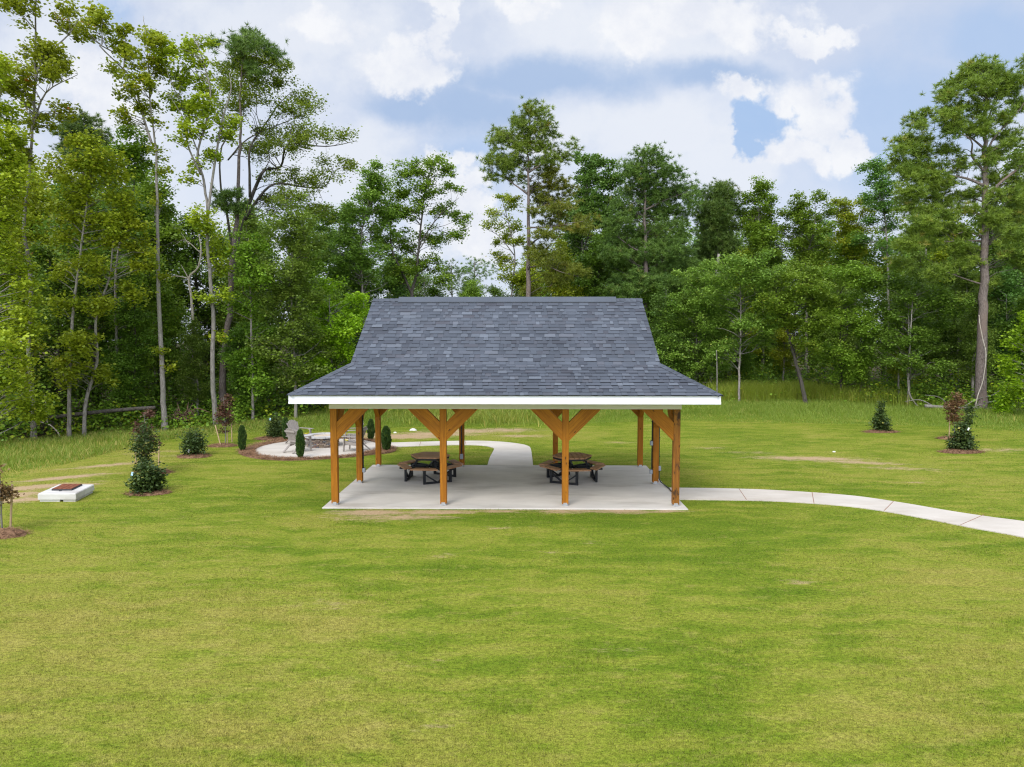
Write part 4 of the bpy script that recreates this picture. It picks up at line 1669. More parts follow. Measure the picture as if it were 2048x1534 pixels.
hero('sweetgum_tree', 'tall ivy-wrapped tree with a curving trunk and heavy yellow-green clumps', 'yg', (433, 857),
     [(428, 760), (424, 640), (418, 560), (414, 470), (412, 410), (402, 350), (398, 310), (412, 235), (420, 180), (402, 110), (390, 72)], .12,
     [(342, 92, 22, 15), (368, 82, 22, 14), (398, 68, 16, 12), (348, 120, 26, 18), (382, 112, 26, 18), (358, 158, 34, 20), (400, 165, 24, 20), (340, 200, 22, 16), (372, 210, 30, 20), (412, 215, 26, 18), (440, 235, 34, 14), (395, 255, 34, 18), (440, 260, 28, 14), (372, 290, 18, 14), (412, 300, 22, 14), (385, 330, 14, 12), (380, 355, 14, 12),
      (416, 440, 22, 26, 1.3), (424, 490, 22, 26, 1.3), (428, 535, 20, 18, 1.2), (415, 600, 16, 12), (440, 590, 14, 14), (432, 680, 14, 12)],
     lf=(.97, 1.1), rc=.30, per=38, limbs=[([(414, 440), (424, 330), (436, 230), (448, 170), (440, 130)], .07), ([(402, 350), (380, 290), (362, 230), (352, 160)], .05), ([(398, 310), (378, 250), (345, 190)], .035)])
hero('pine_tree', 'tall pine with a dark scaly trunk and a small high crown among the oak boughs', 'pined', (444, 675),
     [(447, 770), (452, 680), (460, 600), (464, 540), (472, 440), (478, 330), (484, 250), (481, 190), (487, 130), (490, 66)], .20,
     [(490, 74, 24, 14), (524, 84, 18, 12), (508, 106, 32, 14), (458, 84, 20, 12), (438, 94, 14, 9), (546, 112, 22, 11), (472, 118, 22, 9), (505, 145, 26, 9), (450, 395, 40, 8), (468, 420, 30, 8), (440, 410, 25, 7)], D=36, rc=.30, per=11, dens=.8, fyp=1.1)
hero('oak_tree', 'wide spreading oak with dark crooked limbs reaching toward the pavilion', 'oak', (441, 675),
     [(446, 740), (456, 650), (466, 570), (480, 470), (498, 408), (500, 385)], .20,
     [(498, 160, 44, 26), (555, 160, 42, 22), (596, 195, 32, 18), (450, 150, 30, 30), (525, 205, 50, 22), (596, 230, 40, 16), (634, 200, 14, 9), (466, 225, 34, 20), (555, 262, 56, 18), (640, 282, 44, 15), (692, 268, 28, 9), (498, 290, 42, 16), (590, 305, 56, 16), (662, 318, 34, 13), (712, 335, 14, 8), (556, 342, 48, 15), (640, 362, 44, 13), (596, 400, 48, 18), (540, 400, 36, 18), (520, 130, 35, 18), (640, 420, 30, 16)],
     BARKD, D=37.5, leaf=.105, rc=.36, per=50, dens=1.1,
     lf=(1.08, 1.2), limbs=[([(498, 408), (508, 372), (536, 345), (552, 326), (590, 300), (640, 280), (700, 266)], .11),
            ([(490, 440), (518, 402), (556, 372), (600, 368), (640, 364), (680, 345)], .09),
            ([(500, 395), (503, 350), (508, 300), (520, 240), (545, 195), (570, 165)], .08),
            ([(470, 540), (458, 430), (450, 380), (456, 300), (470, 230), (462, 160)], .08), ([(456, 320), (500, 280), (560, 240), (600, 220)], .045)])
hero('pine_tree', 'distant rounded pine rising behind the yellow-green trees of the left side', 'pined', (176, 675),
     [(176, 600), (170, 450), (165, 330), (162, 245)], .2,
     [(165, 250, 34, 10), (145, 268, 28, 10), (190, 272, 26, 10), (160, 290, 44, 12), (195, 300, 22, 10), (135, 295, 20, 10), (165, 318, 40, 12)], D=47, **PN)
hero('broadleaf_tree', 'green tree with a straight pale pole-like trunk left of the roof', 'soft', (592, 842),
     [(588, 740), (584, 600), (582, 500), (580, 430)], .085,
     [(600, 440, 46, 30), (565, 480, 42, 28), (622, 500, 42, 30), (585, 550, 48, 28), (560, 590, 40, 28), (618, 590, 42, 28), (595, 650, 48, 28), (560, 690, 40, 24), (630, 690, 36, 26), (590, 740, 48, 22)], BARKP, leaf=.12)
hero('maple_tree', 'bushy bright yellow-green tree close beside the left hip of the roof', 'bright', (662, 675),
     [(662, 760), (660, 660), (658, 590)], .09,
     [(655, 575, 32, 18), (690, 610, 36, 22), (645, 625, 36, 24), (700, 655, 30, 26), (665, 680, 44, 26), (640, 730, 40, 26), (690, 720, 36, 26), (660, 775, 40, 22)], D=37)
hero('broadleaf_tree', 'green tree with a thin broken pale stem between ivy-wrapped trunk and pole-like trunk', 'mid', (506, 846),
     [(504, 740), (503, 640), (500, 540), (496, 470)], .075,
     [(500, 500, 34, 26), (520, 560, 32, 24), (485, 610, 32, 24), (520, 670, 36, 22), (490, 720, 34, 22), (520, 760, 34, 20)], BARKP)
hero('broadleaf_tree', 'green tree with a forked whitish stem just over the left end of the ridge', 'soft', (728, 675),
     [(727, 700), (728, 620), (722, 540), (724, 470), (740, 400), (748, 342)], .12,
     [(746, 342, 18, 12), (758, 366, 26, 15), (735, 398, 32, 17), (770, 420, 28, 18), (715, 430, 30, 18), (748, 462, 38, 18), (700, 470, 28, 20), (685, 430, 22, 16), (740, 515, 44, 20), (652, 440, 36, 20), (640, 478, 32, 22), (668, 520, 38, 22), (690, 560, 40, 20), (740, 560, 40, 20)], BARKP, fill=90, D=44)
hero('broadleaf_tree', 'open-crowned green tree with a dark forked trunk above the left part of the ridge', 'mid', (824, 675),
     [(822, 700), (824, 595), (832, 545), (838, 490), (843, 440), (850, 385), (866, 325)], .17,
     [(868, 318, 18, 10), (840, 340, 32, 14), (880, 345, 26, 14), (808, 345, 22, 13), (798, 378, 28, 16), (850, 378, 36, 14), (900, 380, 22, 10), (926, 438, 17, 10), (890, 422, 32, 14), (830, 420, 36, 16), (778, 425, 28, 18), (915, 470, 22, 11), (870, 470, 32, 16), (805, 480, 32, 18), (760, 495, 28, 18), (850, 525, 38, 16), (885, 560, 24, 13), (800, 545, 36, 16)], BARKD, D=46,
     limbs=[([(825, 592), (806, 545), (786, 500), (778, 440), (785, 385)], .09), ([(838, 490), (862, 450), (890, 425), (920, 400)], .05)], dens=.9)
hero('pine_tree', 'small faraway pine seen in the gap above the middle of the ridge', 'pined', (950, 675),
     [(949, 640), (948, 580), (950, 518)], .2,
     [(950, 522, 24, 6), (928, 534, 20, 6), (974, 540, 22, 6), (950, 552, 32, 7), (932, 572, 28, 6), (965, 580, 26, 6)], D=74, rc=.55, per=7)
hero('pine_tree', 'faraway pine left of the gap above the ridge, its crown flat-topped', 'pined', (905, 675),
     [(905, 640), (903, 580), (903, 530)], .2,
     [(903, 530, 22, 6), (885, 542, 18, 6), (918, 545, 18, 6), (900, 560, 30, 7), (890, 580, 26, 7)], D=72, rc=.55, per=7)

# ---- behind the roof
hero('pine_tree', 'tall lone pine above the roof with browning boughs on its right side', 'pine', (1056, 675),
     [(1057, 700), (1056, 590), (1057, 470), (1057, 380), (1056, 290), (1060, 222)], .24,
     [(1060, 222, 20, 9), (1036, 232, 16, 8), (1080, 238, 16, 9), (1046, 255, 22, 9), (1000, 260, 14, 8), (1086, 262, 20, 9), (1020, 272, 22, 10), (1100, 272, 11, 8), (1060, 278, 22, 9), (995, 288, 13, 9), (1040, 296, 26, 10), (1085, 296, 20, 9), (1006, 308, 20, 10), (1032, 320, 22, 9), (986, 322, 14, 9), (1070, 325, 22, 9), (1005, 336, 22, 9), (986, 352, 16, 6), (1140, 300, 12, 6), (1115, 310, 18, 6), (1095, 322, 20, 6), (1030, 350, 22, 6)],
     D=45, limbs=[([(1057, 345), (1085, 330), (1115, 313), (1142, 300)], .07), ([(1057, 390), (1035, 375), (1005, 350), (980, 345)], .06), ([(1056, 310), (1030, 285), (1003, 262)], .05),
                  ([(1057, 420), (1090, 410), (1130, 395)], .06), ([(1057, 455), (1100, 455), (1165, 445)], .06), ([(1057, 535), (1090, 530), (1120, 545), (1160, 552)], .06)],
     lobes2=[(1100, 342, 30, 8), (1115, 370, 26, 8), (1085, 368, 26, 9), (1100, 395, 40, 9), (1138, 382, 13, 9), (1090, 425, 36, 7), (1132, 420, 32, 8), (1170, 438, 18, 8), (1100, 446, 36, 7), (1150, 460, 28, 6), (1090, 472, 30, 7), (1095, 516, 36, 9), (1130, 535, 28, 9), (1160, 548, 18, 7), (1110, 556, 36, 8), (1080, 580, 32, 7), (1075, 495, 24, 8)], rc=.36, per=14, dens=1.0, fyp=1.35)
hero('broadleaf_tree', 'thin-leaved light green tree showing left of the lone pine', 'yg', (1018, 675),
     [(1018, 690), (1022, 600), (1030, 520), (1020, 460), (1005, 400)], .1,
     [(1000, 392, 17, 8), (1022, 405, 22, 10), (990, 432, 20, 9), (984, 455, 18, 7), (1022, 445, 26, 12), (1000, 472, 22, 10), (1040, 485, 18, 11), (1030, 550, 34, 17), (1010, 515, 28, 13), (1050, 570, 30, 15)], D=49, dens=.8, limbs=[([(1028, 510), (1000, 475), (972, 455)], .04)])
hero('broadleaf_tree', 'blue-green broadleaf with several upright tips between the lone pine and dense pine', 'blue', (1172, 675),
     [(1170, 700), (1168, 560), (1164, 470), (1172, 380), (1185, 322)], .15,
     [(1160, 325, 13, 13), (1186, 318, 13, 11), (1215, 332, 15, 13), (1180, 352, 28, 15), (1220, 365, 26, 16), (1200, 400, 36, 18), (1150, 420, 28, 15), (1195, 445, 44, 16), (1225, 430, 26, 18), (1180, 495, 48, 16), (1140, 540, 38, 18), (1200, 550, 44, 18), (1160, 590, 44, 18)], fill=150, D=55, leaf=.16, limbs=[([(1166, 500), (1195, 420), (1215, 350)], .07)])
hero('pine_tree', 'dense dark green pine with a broad layered crown over the right end of the ridge', 'pined', (1292, 675),
     [(1290, 740), (1291, 640), (1292, 560), (1290, 450), (1290, 380), (1292, 322)], .30,
     [(1290, 318, 20, 9), (1270, 332, 18, 9), (1310, 332, 20, 10), (1256, 348, 14, 9), (1290, 352, 32, 10), (1320, 356, 18, 10), (1266, 380, 28, 11), (1310, 385, 32, 11), (1346, 356, 16, 10), (1360, 380, 18, 10), (1381, 382, 10, 9), (1340, 395, 28, 10), (1256, 412, 32, 11), (1300, 422, 36, 11), (1350, 425, 36, 10), (1376, 405, 16, 10), (1240, 448, 28, 10), (1290, 460, 42, 10), (1345, 462, 36, 10), (1250, 482, 36, 10), (1320, 500, 54, 11), (1262, 520, 46, 10), (1342, 530, 46, 10), (1282, 560, 54, 10), (1222, 512, 28, 10), (1380, 532, 34, 10), (1330, 570, 46, 10), (1250, 590, 46, 10)],
     D=49, limbs=[([(1291, 510), (1260, 490), (1235, 470)], .08), ([(1290, 420), (1330, 400), (1375, 385)], .07)], rc=.42, per=15, dens=1.25)
hero('pine_tree', 'narrow dark-topped pine standing just right of the dense pine', 'pined', (1437, 675),
     [(1436, 700), (1437, 560), (1436, 480), (1438, 376)], .17,
     [(1438, 374, 16, 7), (1420, 390, 17, 8), (1456, 392, 19, 8), (1406, 415, 17, 8), (1440, 418, 30, 10), (1475, 412, 15, 8), (1420, 445, 32, 10), (1462, 450, 26, 9), (1440, 482, 32, 10), (1415, 475, 18, 8)], fill=150, D=51, **PN)
hero('sweetgum_tree', 'peaked light-dappled sweetgum rising right of the narrow dark-topped pine', 'mid', (1525, 675),
     [(1525, 700), (1525, 560), (1520, 460), (1516, 368)], .14,
     [(1516, 368, 10, 10), (1532, 388, 18, 11), (1500, 396, 19, 11), (1546, 418, 17, 11), (1515, 424, 32, 14), (1546, 450, 20, 14), (1500, 452, 28, 15), (1530, 482, 38, 15), (1515, 520, 42, 16)], fill=170, D=51)
hero('sweetgum_tree', 'two-topped sweetgum with sky gaps in the middle of the right skyline', 'mid', (1610, 675),
     [(1612, 720), (1612, 620), (1610, 520), (1600, 460), (1592, 408)], .14,
     [(1595, 408, 18, 10), (1575, 426, 15, 11), (1600, 436, 25, 12), (1636, 402, 13, 12), (1640, 436, 18, 12), (1652, 420, 11, 9), (1576, 460, 22, 12), (1622, 466, 32, 12), (1600, 495, 42, 12), (1650, 498, 18, 10)], fill=150, D=51,
     limbs=[([(1610, 520), (1625, 460), (1636, 405)], .07)])
hero('sweetgum_tree', 'small-headed sweetgum between the two-topped one and the leaning bare-stemmed tree', 'yg', (1702, 675),
     [(1702, 720), (1702, 620), (1700, 500), (1692, 398)], .13,
     [(1690, 398, 13, 8), (1676, 420, 13, 8), (1700, 426, 17, 10), (1730, 396, 10, 10), (1726, 428, 15, 10), (1690, 458, 28, 12), (1722, 464, 22, 12), (1700, 498, 32, 12)], fill=150, D=52, limbs=[([(1700, 500), (1718, 450), (1730, 398)], .05)])
hero('broadleaf_tree', 'thin tree leaning left with a bare pale stem beside the giant pine', 'blue', (1776, 675),
     [(1776, 740), (1776, 620), (1775, 520), (1770, 430), (1756, 370), (1742, 322)], .13,
     [(1742, 326, 13, 9), (1756, 345, 17, 10), (1738, 362, 16, 9), (1766, 380, 17, 10), (1726, 406, 16, 9), (1760, 415, 22, 10), (1744, 438, 18, 9), (1780, 445, 22, 11), (1740, 475, 22, 11), (1776, 495, 28, 12)], BARKP, fill=110, D=49, dens=.85)
hero('pine_tree', 'giant pine on the right with a thick scaly trunk and a bleached vine', 'pine', (1962, 822),
     [(1964, 780), (1966, 650), (1968, 560), (1970, 450), (1971, 380), (1972, 300), (1973, 220), (1976, 145)], .30,
     [(1985, 128, 18, 8), (1960, 133, 18, 8), (1940, 148, 18, 9), (2010, 143, 16, 9), (2042, 133, 14, 9), (1925, 162, 16, 9), (1970, 156, 27, 9), (2016, 166, 22, 10), (1902, 182, 16, 9), (1936, 186, 22, 9), (1985, 186, 22, 9), (2046, 168, 18, 10), (1886, 202, 16, 8), (1912, 212, 20, 9), (1960, 212, 25, 9), (2042, 212, 18, 10), (1856, 222, 13, 7), (1842, 238, 13, 7), (1872, 242, 22, 8), (1922, 242, 22, 9), (2002, 238, 18, 9), (1826, 262, 13, 7), (1852, 272, 22, 8), (1892, 266, 20, 8), (1942, 266, 22, 8), (2032, 266, 18, 9), (1802, 282, 13, 7), (1816, 297, 18, 8), (1852, 302, 25, 8), (1792, 307, 11, 7), (1902, 297, 20, 7), (2012, 297, 16, 9),
      (1797, 326, 16, 8), (1827, 332, 25, 8), (1872, 332, 25, 8), (1922, 326, 22, 8), (2042, 326, 20, 9), (1802, 356, 22, 9), (1847, 362, 32, 9), (1902, 362, 32, 9), (1992, 346, 26, 9), (1802, 390, 25, 9), (1852, 390, 32, 9), (1912, 392, 27, 9), (2002, 395, 32, 10), (1822, 420, 32, 9), (1882, 426, 36, 9), (1940, 420, 22, 8), (2022, 434, 32, 10), (1812, 454, 32, 9), (1872, 456, 36, 9), (1932, 460, 27, 8), (2002, 475, 27, 9), (1842, 484, 36, 9), (1902, 494, 32, 8), (1802, 494, 22, 8), (1822, 524, 22, 8), (1930, 524, 30, 8), (2012, 515, 27, 8), (1950, 600, 12, 7, .7), (1960, 252, 22, 8), (1978, 322, 20, 8), (1952, 385, 22, 8), (1976, 440, 20, 8), (1955, 500, 26, 8), (2030, 365, 22, 8), (2042, 400, 22, 9), (2036, 462, 24, 9), (2044, 525, 24, 9), (1992, 300, 18, 8), (1870, 545, 30, 7), (1990, 560, 20, 7)],
     limbs=[([(1969, 415), (1990, 372), (2030, 335), (2040, 300), (2036, 285)], .10), ([(1970, 372), (1940, 355), (1900, 345), (1850, 335)], .09), ([(1971, 345), (1950, 310), (1930, 285), (1880, 262)], .08), ([(1972, 300), (1945, 270), (1905, 230)], .07),
            ([(1969, 440), (1945, 428), (1900, 425)], .07), ([(1969, 475), (1940, 462), (1905, 470)], .06), ([(1969, 482), (1930, 480), (1880, 486)], .06), ([(1968, 570), (1930, 555), (1860, 537)], .055),
            ([(1972, 330), (1990, 280), (2030, 220), (2045, 180)], .08), ([(1972, 310), (2000, 290), (2045, 270)], .06), ([(1972, 262), (1990, 215), (2012, 165)], .06)],
     rc=.33, per=13, dens=1.2, fyp=1.4, rtop=.05, taper=1.15)
hero('broadleaf_tree', 'green tree filling the gap right of the giant pine trunk', 'soft', (2045, 675),
     [(2044, 700), (2044, 560), (2040, 440), (2035, 340)], .16,
     [(2030, 330, 36, 24), (2050, 390, 40, 26), (2020, 430, 34, 24), (2055, 470, 40, 26), (2020, 510, 36, 24), (2050, 560, 36, 26), (2015, 580, 32, 24), (2040, 640, 36, 26), (2080, 420, 36, 30)], D=46)
hero('maple_tree', 'low yellow-green tree at the wood edge against the right border', 'bright', (2072, 838),
     [(2066, 780), (2056, 720), (2050, 650)], .07,
     [(2048, 640, 17, 18), (2052, 685, 22, 18), (2044, 728, 18, 16), (2040, 770, 20, 16), (2060, 795, 24, 16), (2075, 700, 26, 40)])

# ---- the soft middle layer on the right
hero('hornbeam_tree', 'feathery soft green tree right against the right slope of the roof', 'soft', (1392, 675),
     [(1392, 740), (1394, 660), (1398, 580)], .11,
     [(1392, 552, 46, 20), (1425, 590, 50, 22), (1370, 605, 42, 22), (1400, 640, 54, 24), (1345, 640, 30, 26), (1380, 690, 50, 22), (1425, 690, 42, 22), (1340, 700, 34, 24), (1400, 735, 48, 18), (1350, 745, 34, 16)], D=46, leaf=.12, per=60)
hero('hornbeam_tree', 'soft green tree with a straight whitish stem in the tall weeds right of the roof', 'soft', (1478, 806),
     [(1479, 740), (1483, 660), (1481, 580), (1477, 535)], .075,
     [(1480, 530, 50, 18), (1512, 558, 48, 18), (1450, 570, 42, 18), (1482, 600, 58, 20), (1532, 610, 38, 18), (1450, 640, 38, 20), (1502, 650, 44, 18), (1530, 680, 34, 16), (1452, 700, 34, 18)], BARKP, leaf=.12, per=60)
hero('elm_tree', 'dark-forked green tree leaning over from a slanting grey trunk foot', 'mid', (1613, 812),
     [(1604, 770), (1590, 720), (1578, 670), (1562, 615), (1550, 570)], .14,
     [(1550, 550, 42, 18), (1600, 540, 46, 18), (1572, 575, 56, 18), (1632, 560, 42, 18), (1540, 605, 42, 18), (1612, 600, 46, 18), (1562, 640, 42, 16), (1622, 650, 38, 18), (1650, 600, 30, 20), (1590, 690, 34, 14)], BARKD, leaf=.12, per=60,
     limbs=[([(1588, 712), (1592, 650), (1600, 600), (1610, 560)], .08)])
hero('hornbeam_tree', 'bushy green tree with a short dark stem midway along the right wood edge', 'mid', (1683, 808),
     [(1682, 740), (1680, 660), (1676, 590)], .085,
     [(1682, 550, 46, 18), (1722, 560, 42, 18), (1652, 592, 42, 20), (1702, 602, 50, 20), (1682, 645, 48, 20), (1722, 665, 38, 20), (1662, 705, 40, 18), (1720, 720, 36, 16), (1690, 745, 40, 14)], BARKD, leaf=.12, per=60)
hero('hornbeam_tree', 'dark layered green tree filling the shade left of the giant pine', 'dark', (1815, 816),
     [(1816, 760), (1818, 680), (1815, 600)], .08,
     [(1772, 570, 42, 18), (1832, 590, 48, 18), (1792, 625, 42, 20), (1852, 645, 48, 18), (1882, 610, 38, 18), (1812, 680, 44, 16), (1872, 690, 40, 16), (1762, 680, 34, 20), (1792, 725, 40, 12), (1852, 735, 36, 12)], BARKP, leaf=.12, per=60)
hero('hornbeam_tree', 'dark green low tree tucked behind the right side of the giant pine', 'dark', (2014, 675),
     [(2014, 760), (2014, 660), (2010, 590)], .09,
     [(2012, 570, 32, 20), (2025, 620, 34, 20), (2002, 660, 30, 18), (2032, 690, 30, 18), (2005, 720, 32, 16), (2040, 745, 30, 16)], D=43.5, BARK=None) if False else \
    hero('hornbeam_tree', 'dark green low tree tucked behind the right side of the giant pine', 'dark', (2014, 675),
         [(2014, 760), (2014, 660), (2010, 590)], .09,
         [(2012, 570, 32, 20), (2025, 620, 34, 20), (2002, 660, 30, 18), (2032, 690, 30, 18), (2005, 720, 32, 16), (2040, 745, 30, 16)], D=43.5)

# ---- bare stems and dead wood
def stem(name, label, cat, pts, r0, r1, mat, D=None, base=None, kinks=()):
    if D is None:
        b = gnd(*base)
        D = b[1]
        first = [b - np.array([0, 0, .1])]
    else:
        first = []
    m = MB()
    q = catmull(first + [at(x, y, D) for x, y in pts], 4)
    m.tube([tuple(p) for p in q], list(np.linspace(r0, r1, len(q))), 8)
    for kp, kr in kinks:
        k = catmull([at(x, y, D) for x, y in kp], 4)
        m.tube([tuple(p) for p in k], list(np.linspace(kr, kr * .35, len(k))), 6)
    return tag(m.build(name, mat), label, cat)


stem('dead_tree', 'broken pale snag with a bleached stripped top right of the roof', 'dead tree', [(1421, 790), (1426, 640), (1432, 560), (1438, 508)], .10, .09, BARKP, D=46.4)
stem('tree_stem', 'short bare stem in the weeds right of the broken pale snag', 'stem', [(1434, 780), (1434, 740), (1433, 700)], .045, .03, BARK, base=(1434, 806))
stem('tree_stem', 'thin bare pole standing in the shade well left of the giant pine', 'stem', [(1817, 780), (1820, 690), (1825, 600)], .05, .03, BARKP, base=(1872, 822) if False else (1842, 818))
stem('dead_tree', 'grey crooked dead tree with twisted branches left of the ivy-wrapped trunk', 'dead tree', [(386, 640), (382, 590), (378, 555), (396, 535), (402, 500), (398, 470)], .07, .03, BARKW, D=35,
     kinks=[([(378, 557), (350, 552), (325, 560)], .035), ([(376, 555), (368, 540), (362, 530)], .03), ([(400, 505), (370, 480), (350, 490)], .03), ([(378, 490), (362, 465)], .025)])
stem('fallen_log', 'long grey fallen log propped across the trunks at the left wood edge', 'log', [(96, 836), (160, 828), (240, 820), (310, 815)], .10, .08, BARKD, D=30.5)
stem('fallen_branch', 'pale forked dead branch leaning in the grass below the fallen log', 'branch', [(118, 868), (100, 850), (78, 843)], .035, .02, BARKW, base=(117, 876), kinks=[([(95, 848), (92, 820), (90, 790)], .022)])
stem('fallen_branch', 'arched bare white branch hanging over the grass beside the fallen log', 'branch', [(124, 860), (125, 845), (135, 837), (146, 842), (150, 850)], .02, .012, BARKW, base=(123, 866))
stem('fallen_log', 'long bleached log lying at the foot of the giant pine', 'log', [(1850, 812), (1900, 816), (1960, 818), (2050, 821)], .10, .13, BARK, D=39.5,
     kinks=[([(1870, 814), (1840, 800), (1810, 803)], .04), ([(1900, 815), (1880, 795), (1850, 790)], .03), ([(1925, 816), (1950, 800), (1985, 790), (2000, 780)], .04), ([(1940, 818), (1970, 806), (2004, 800)], .05), ([(1915, 815), (1925, 826), (1945, 830)], .04), ([(1990, 818), (2020, 826), (2036, 830)], .04)])
stem('vine', 'bleached twisted vine climbing the giant pine trunk', 'vine', [(1951, 812), (1956, 790), (1966, 760), (1972, 710), (1966, 680), (1960, 650), (1958, 630)], .028, .018, BARKW, D=gnd(1962, 822)[1] - .42)

# root ball heap at the left wood edge
rng = np.random.RandomState(21)
c = at(365, 838, 33.0)
m = MB()
for k in range(46):
    a = rng.uniform(0, 2 * math.pi)
    e = c + np.array([math.cos(a) * rng.uniform(.3, .9), rng.uniform(-.4, .4), abs(math.sin(a)) * rng.uniform(.2, .95)])
    s_ = c + rng.normal(0, .12, 3) + np.array([0, 0, -.1])
    mid_ = (s_ + e) / 2 + rng.normal(0, .1, 3)
    m.tube([tuple(s_), tuple(mid_), tuple(e)], [.05, .03, .008], 5)
q = catmull([c + np.array([.3, -.2, .3]), c + np.array([.9, -.3, .55]), c + np.array([1.5, -.3, .35])], 4)
m.tube([tuple(p) for p in q], list(np.linspace(.03, .015, len(q))), 5)
o = m.build('root_ball', bark_mat('bark_roots', (0.10, 0.06, 0.04), (0.26, 0.17, 0.12), (0.2, 0.12, 0.08)))
tag(o, 'brown upturned root ball of dead branches at the left wood edge', 'root ball')

# ------------------------------------------------------------------ the wood behind
SKY = [(-700, 330), (-200, 310), (0, 318), (100, 320), (200, 330), (330, 370), (450, 400), (600, 440), (700, 455), (760, 480), (880, 545), (945, 560), (1010, 545), (1120, 470), (1200, 450), (1300, 440), (1400, 450), (1550, 455), (1650, 460), (1750, 445), (1850, 455), (1950, 420), (2048, 370), (2300, 350), (2800, 350)]
SKX, SKYY = np.array([p[0] for p in SKY]), np.array([p[1] for p in SKY])


def proto(name, label, group, kind, bark, h, crown_lo, rad, seed, pine=False, leaf=.155, n=9, **kw):
    rng = np.random.RandomState(seed)
    trunk = [(0, 0, -.2)]
    x = y = 0
    for k in range(1, 6):
        x += rng.normal(0, .16)
        y += rng.normal(0, .16)
        trunk.append((x, y, h * k / 5 * .97))
    lobes = []
    for k in range(n):
        t = (k + .5) / n
        z = h * (crown_lo + (1 - crown_lo) * t)
        prof = math.sin(math.pi * (0.18 + .78 * t)) ** .7
        rr = rad * prof
        m_ = 2 if not pine else 2
        for j in range(m_):
            a = rng.uniform(0, 2 * math.pi)
            q = rng.uniform(.25, .6) * rr
            lobes.append(((x * t + q * math.cos(a), y * t + q * math.sin(a), z + rng.normal(0, .25)), (rr * .62, rr * .62, h * (1 - crown_lo) / n * (.8 if not pine else .45)), 1.0))
    return make_tree(name, label, 'pine tree' if pine else 'tree', group, (0, 0, 0), trunk, .017 * h * (.7 if not pine else .95), lobes, L[kind], bark, rng, pine=pine, leaf=leaf, **kw)


PROTOS = [
    proto('broadleaf_tree', 'mid-green broadleaf deep in the wood behind the front trunks', 'mid-green broadleaf trees deep in the wood', 'mid', BARK, 12, .16, 2.3, 101, per=48, rc=.5),
    proto('broadleaf_tree', 'dark green broadleaf deep in the shaded wood behind the front trunks', 'dark green broadleaf trees deep in the wood', 'dark', BARKD, 12, .12, 2.5, 102, per=48, rc=.5),
    proto('broadleaf_tree', 'soft green small-leaved tree deep in the wood', 'soft green small-leaved trees deep in the wood', 'soft', BARKP, 12, .22, 2.2, 103, per=55, rc=.48, leaf=.14),
    proto('broadleaf_tree', 'yellow-green slim tree deep in the wood', 'yellow-green slim trees deep in the wood', 'yg', BARKP, 12, .30, 1.8, 104, per=48, rc=.46),
    proto('broadleaf_tree', 'blue-green broadleaf far back in the wood', 'blue-green broadleaf trees far back in the wood', 'blue', BARK, 12, .14, 2.4, 105, per=48, rc=.5),
    proto('pine_tree', 'slim dark pine standing far back in the wood', 'slim dark pines far back in the wood', 'pined', BARKPI, 14, .48, 2.2, 106, pine=True, rc=.5, per=8, n=8),
]
used = [False] * len(PROTOS)
rng = np.random.RandomState(77)
nfill = 0
for off, sp, lo, hi in ((2.2, 3.0, .42, .68), (5.5, 3.2, .62, .86), (9.5, 3.6, .78, .95), (14, 4.2, .85, .99), (20, 4.8, .88, 1.0), (28, 5.6, .88, 1.0), (38, 6.5, .90, 1.0)):
    x = -52.0 - off * .3
    while x < 56 + off * .3:
        xx = x + rng.uniform(-.35, .35) * sp
        yy = float(wood_edge(xx)) + off + rng.uniform(-.3, .3) * sp
        x += sp
        if abs(xx - CAM[0]) > .84 * yy + 3:
            continue
        px = 1045.6 + (xx - CAM[0]) / yy * FPX
        S = float(np.interp(px, SKX, SKYY))
        top = CAM[2] + (675.9 - S) / FPX * yy
        g0 = float(gz(xx, yy))
        # behind the roof only the tops show
        h = (top - g0) * rng.uniform(lo, hi)
        if 760 < px < 1270 and off < 8:
            continue
        w = [.27, .24, .17, .11, .15, .06] if px > 600 else [.26, .30, .14, .20, .08, .02]
        if off < 6:
            w = [.34, .34, .22, .05, .05, 0] if px > 600 else [.33, .37, .14, .14, .02, 0]
        k = int(rng.choice(6, p=np.array(w) / sum(w)))
        hp = 14 if k == 5 else 12
        s = h / hp * (1.04 if k != 5 else 1.0)
        s = max(.35, min(1.7, s))
        if not used[k]:
            used[k] = True
            o = PROTOS[k]
            o.location = (xx, yy, g0)
            o.rotation_euler = (0, 0, rng.uniform(0, 6.28))
            o.scale = (s, s, s)
        else:
            copy_tree(PROTOS[k], (xx, yy, g0), rng.uniform(0, 6.28), s)
        nfill += 1
print('fill trees', nfill)


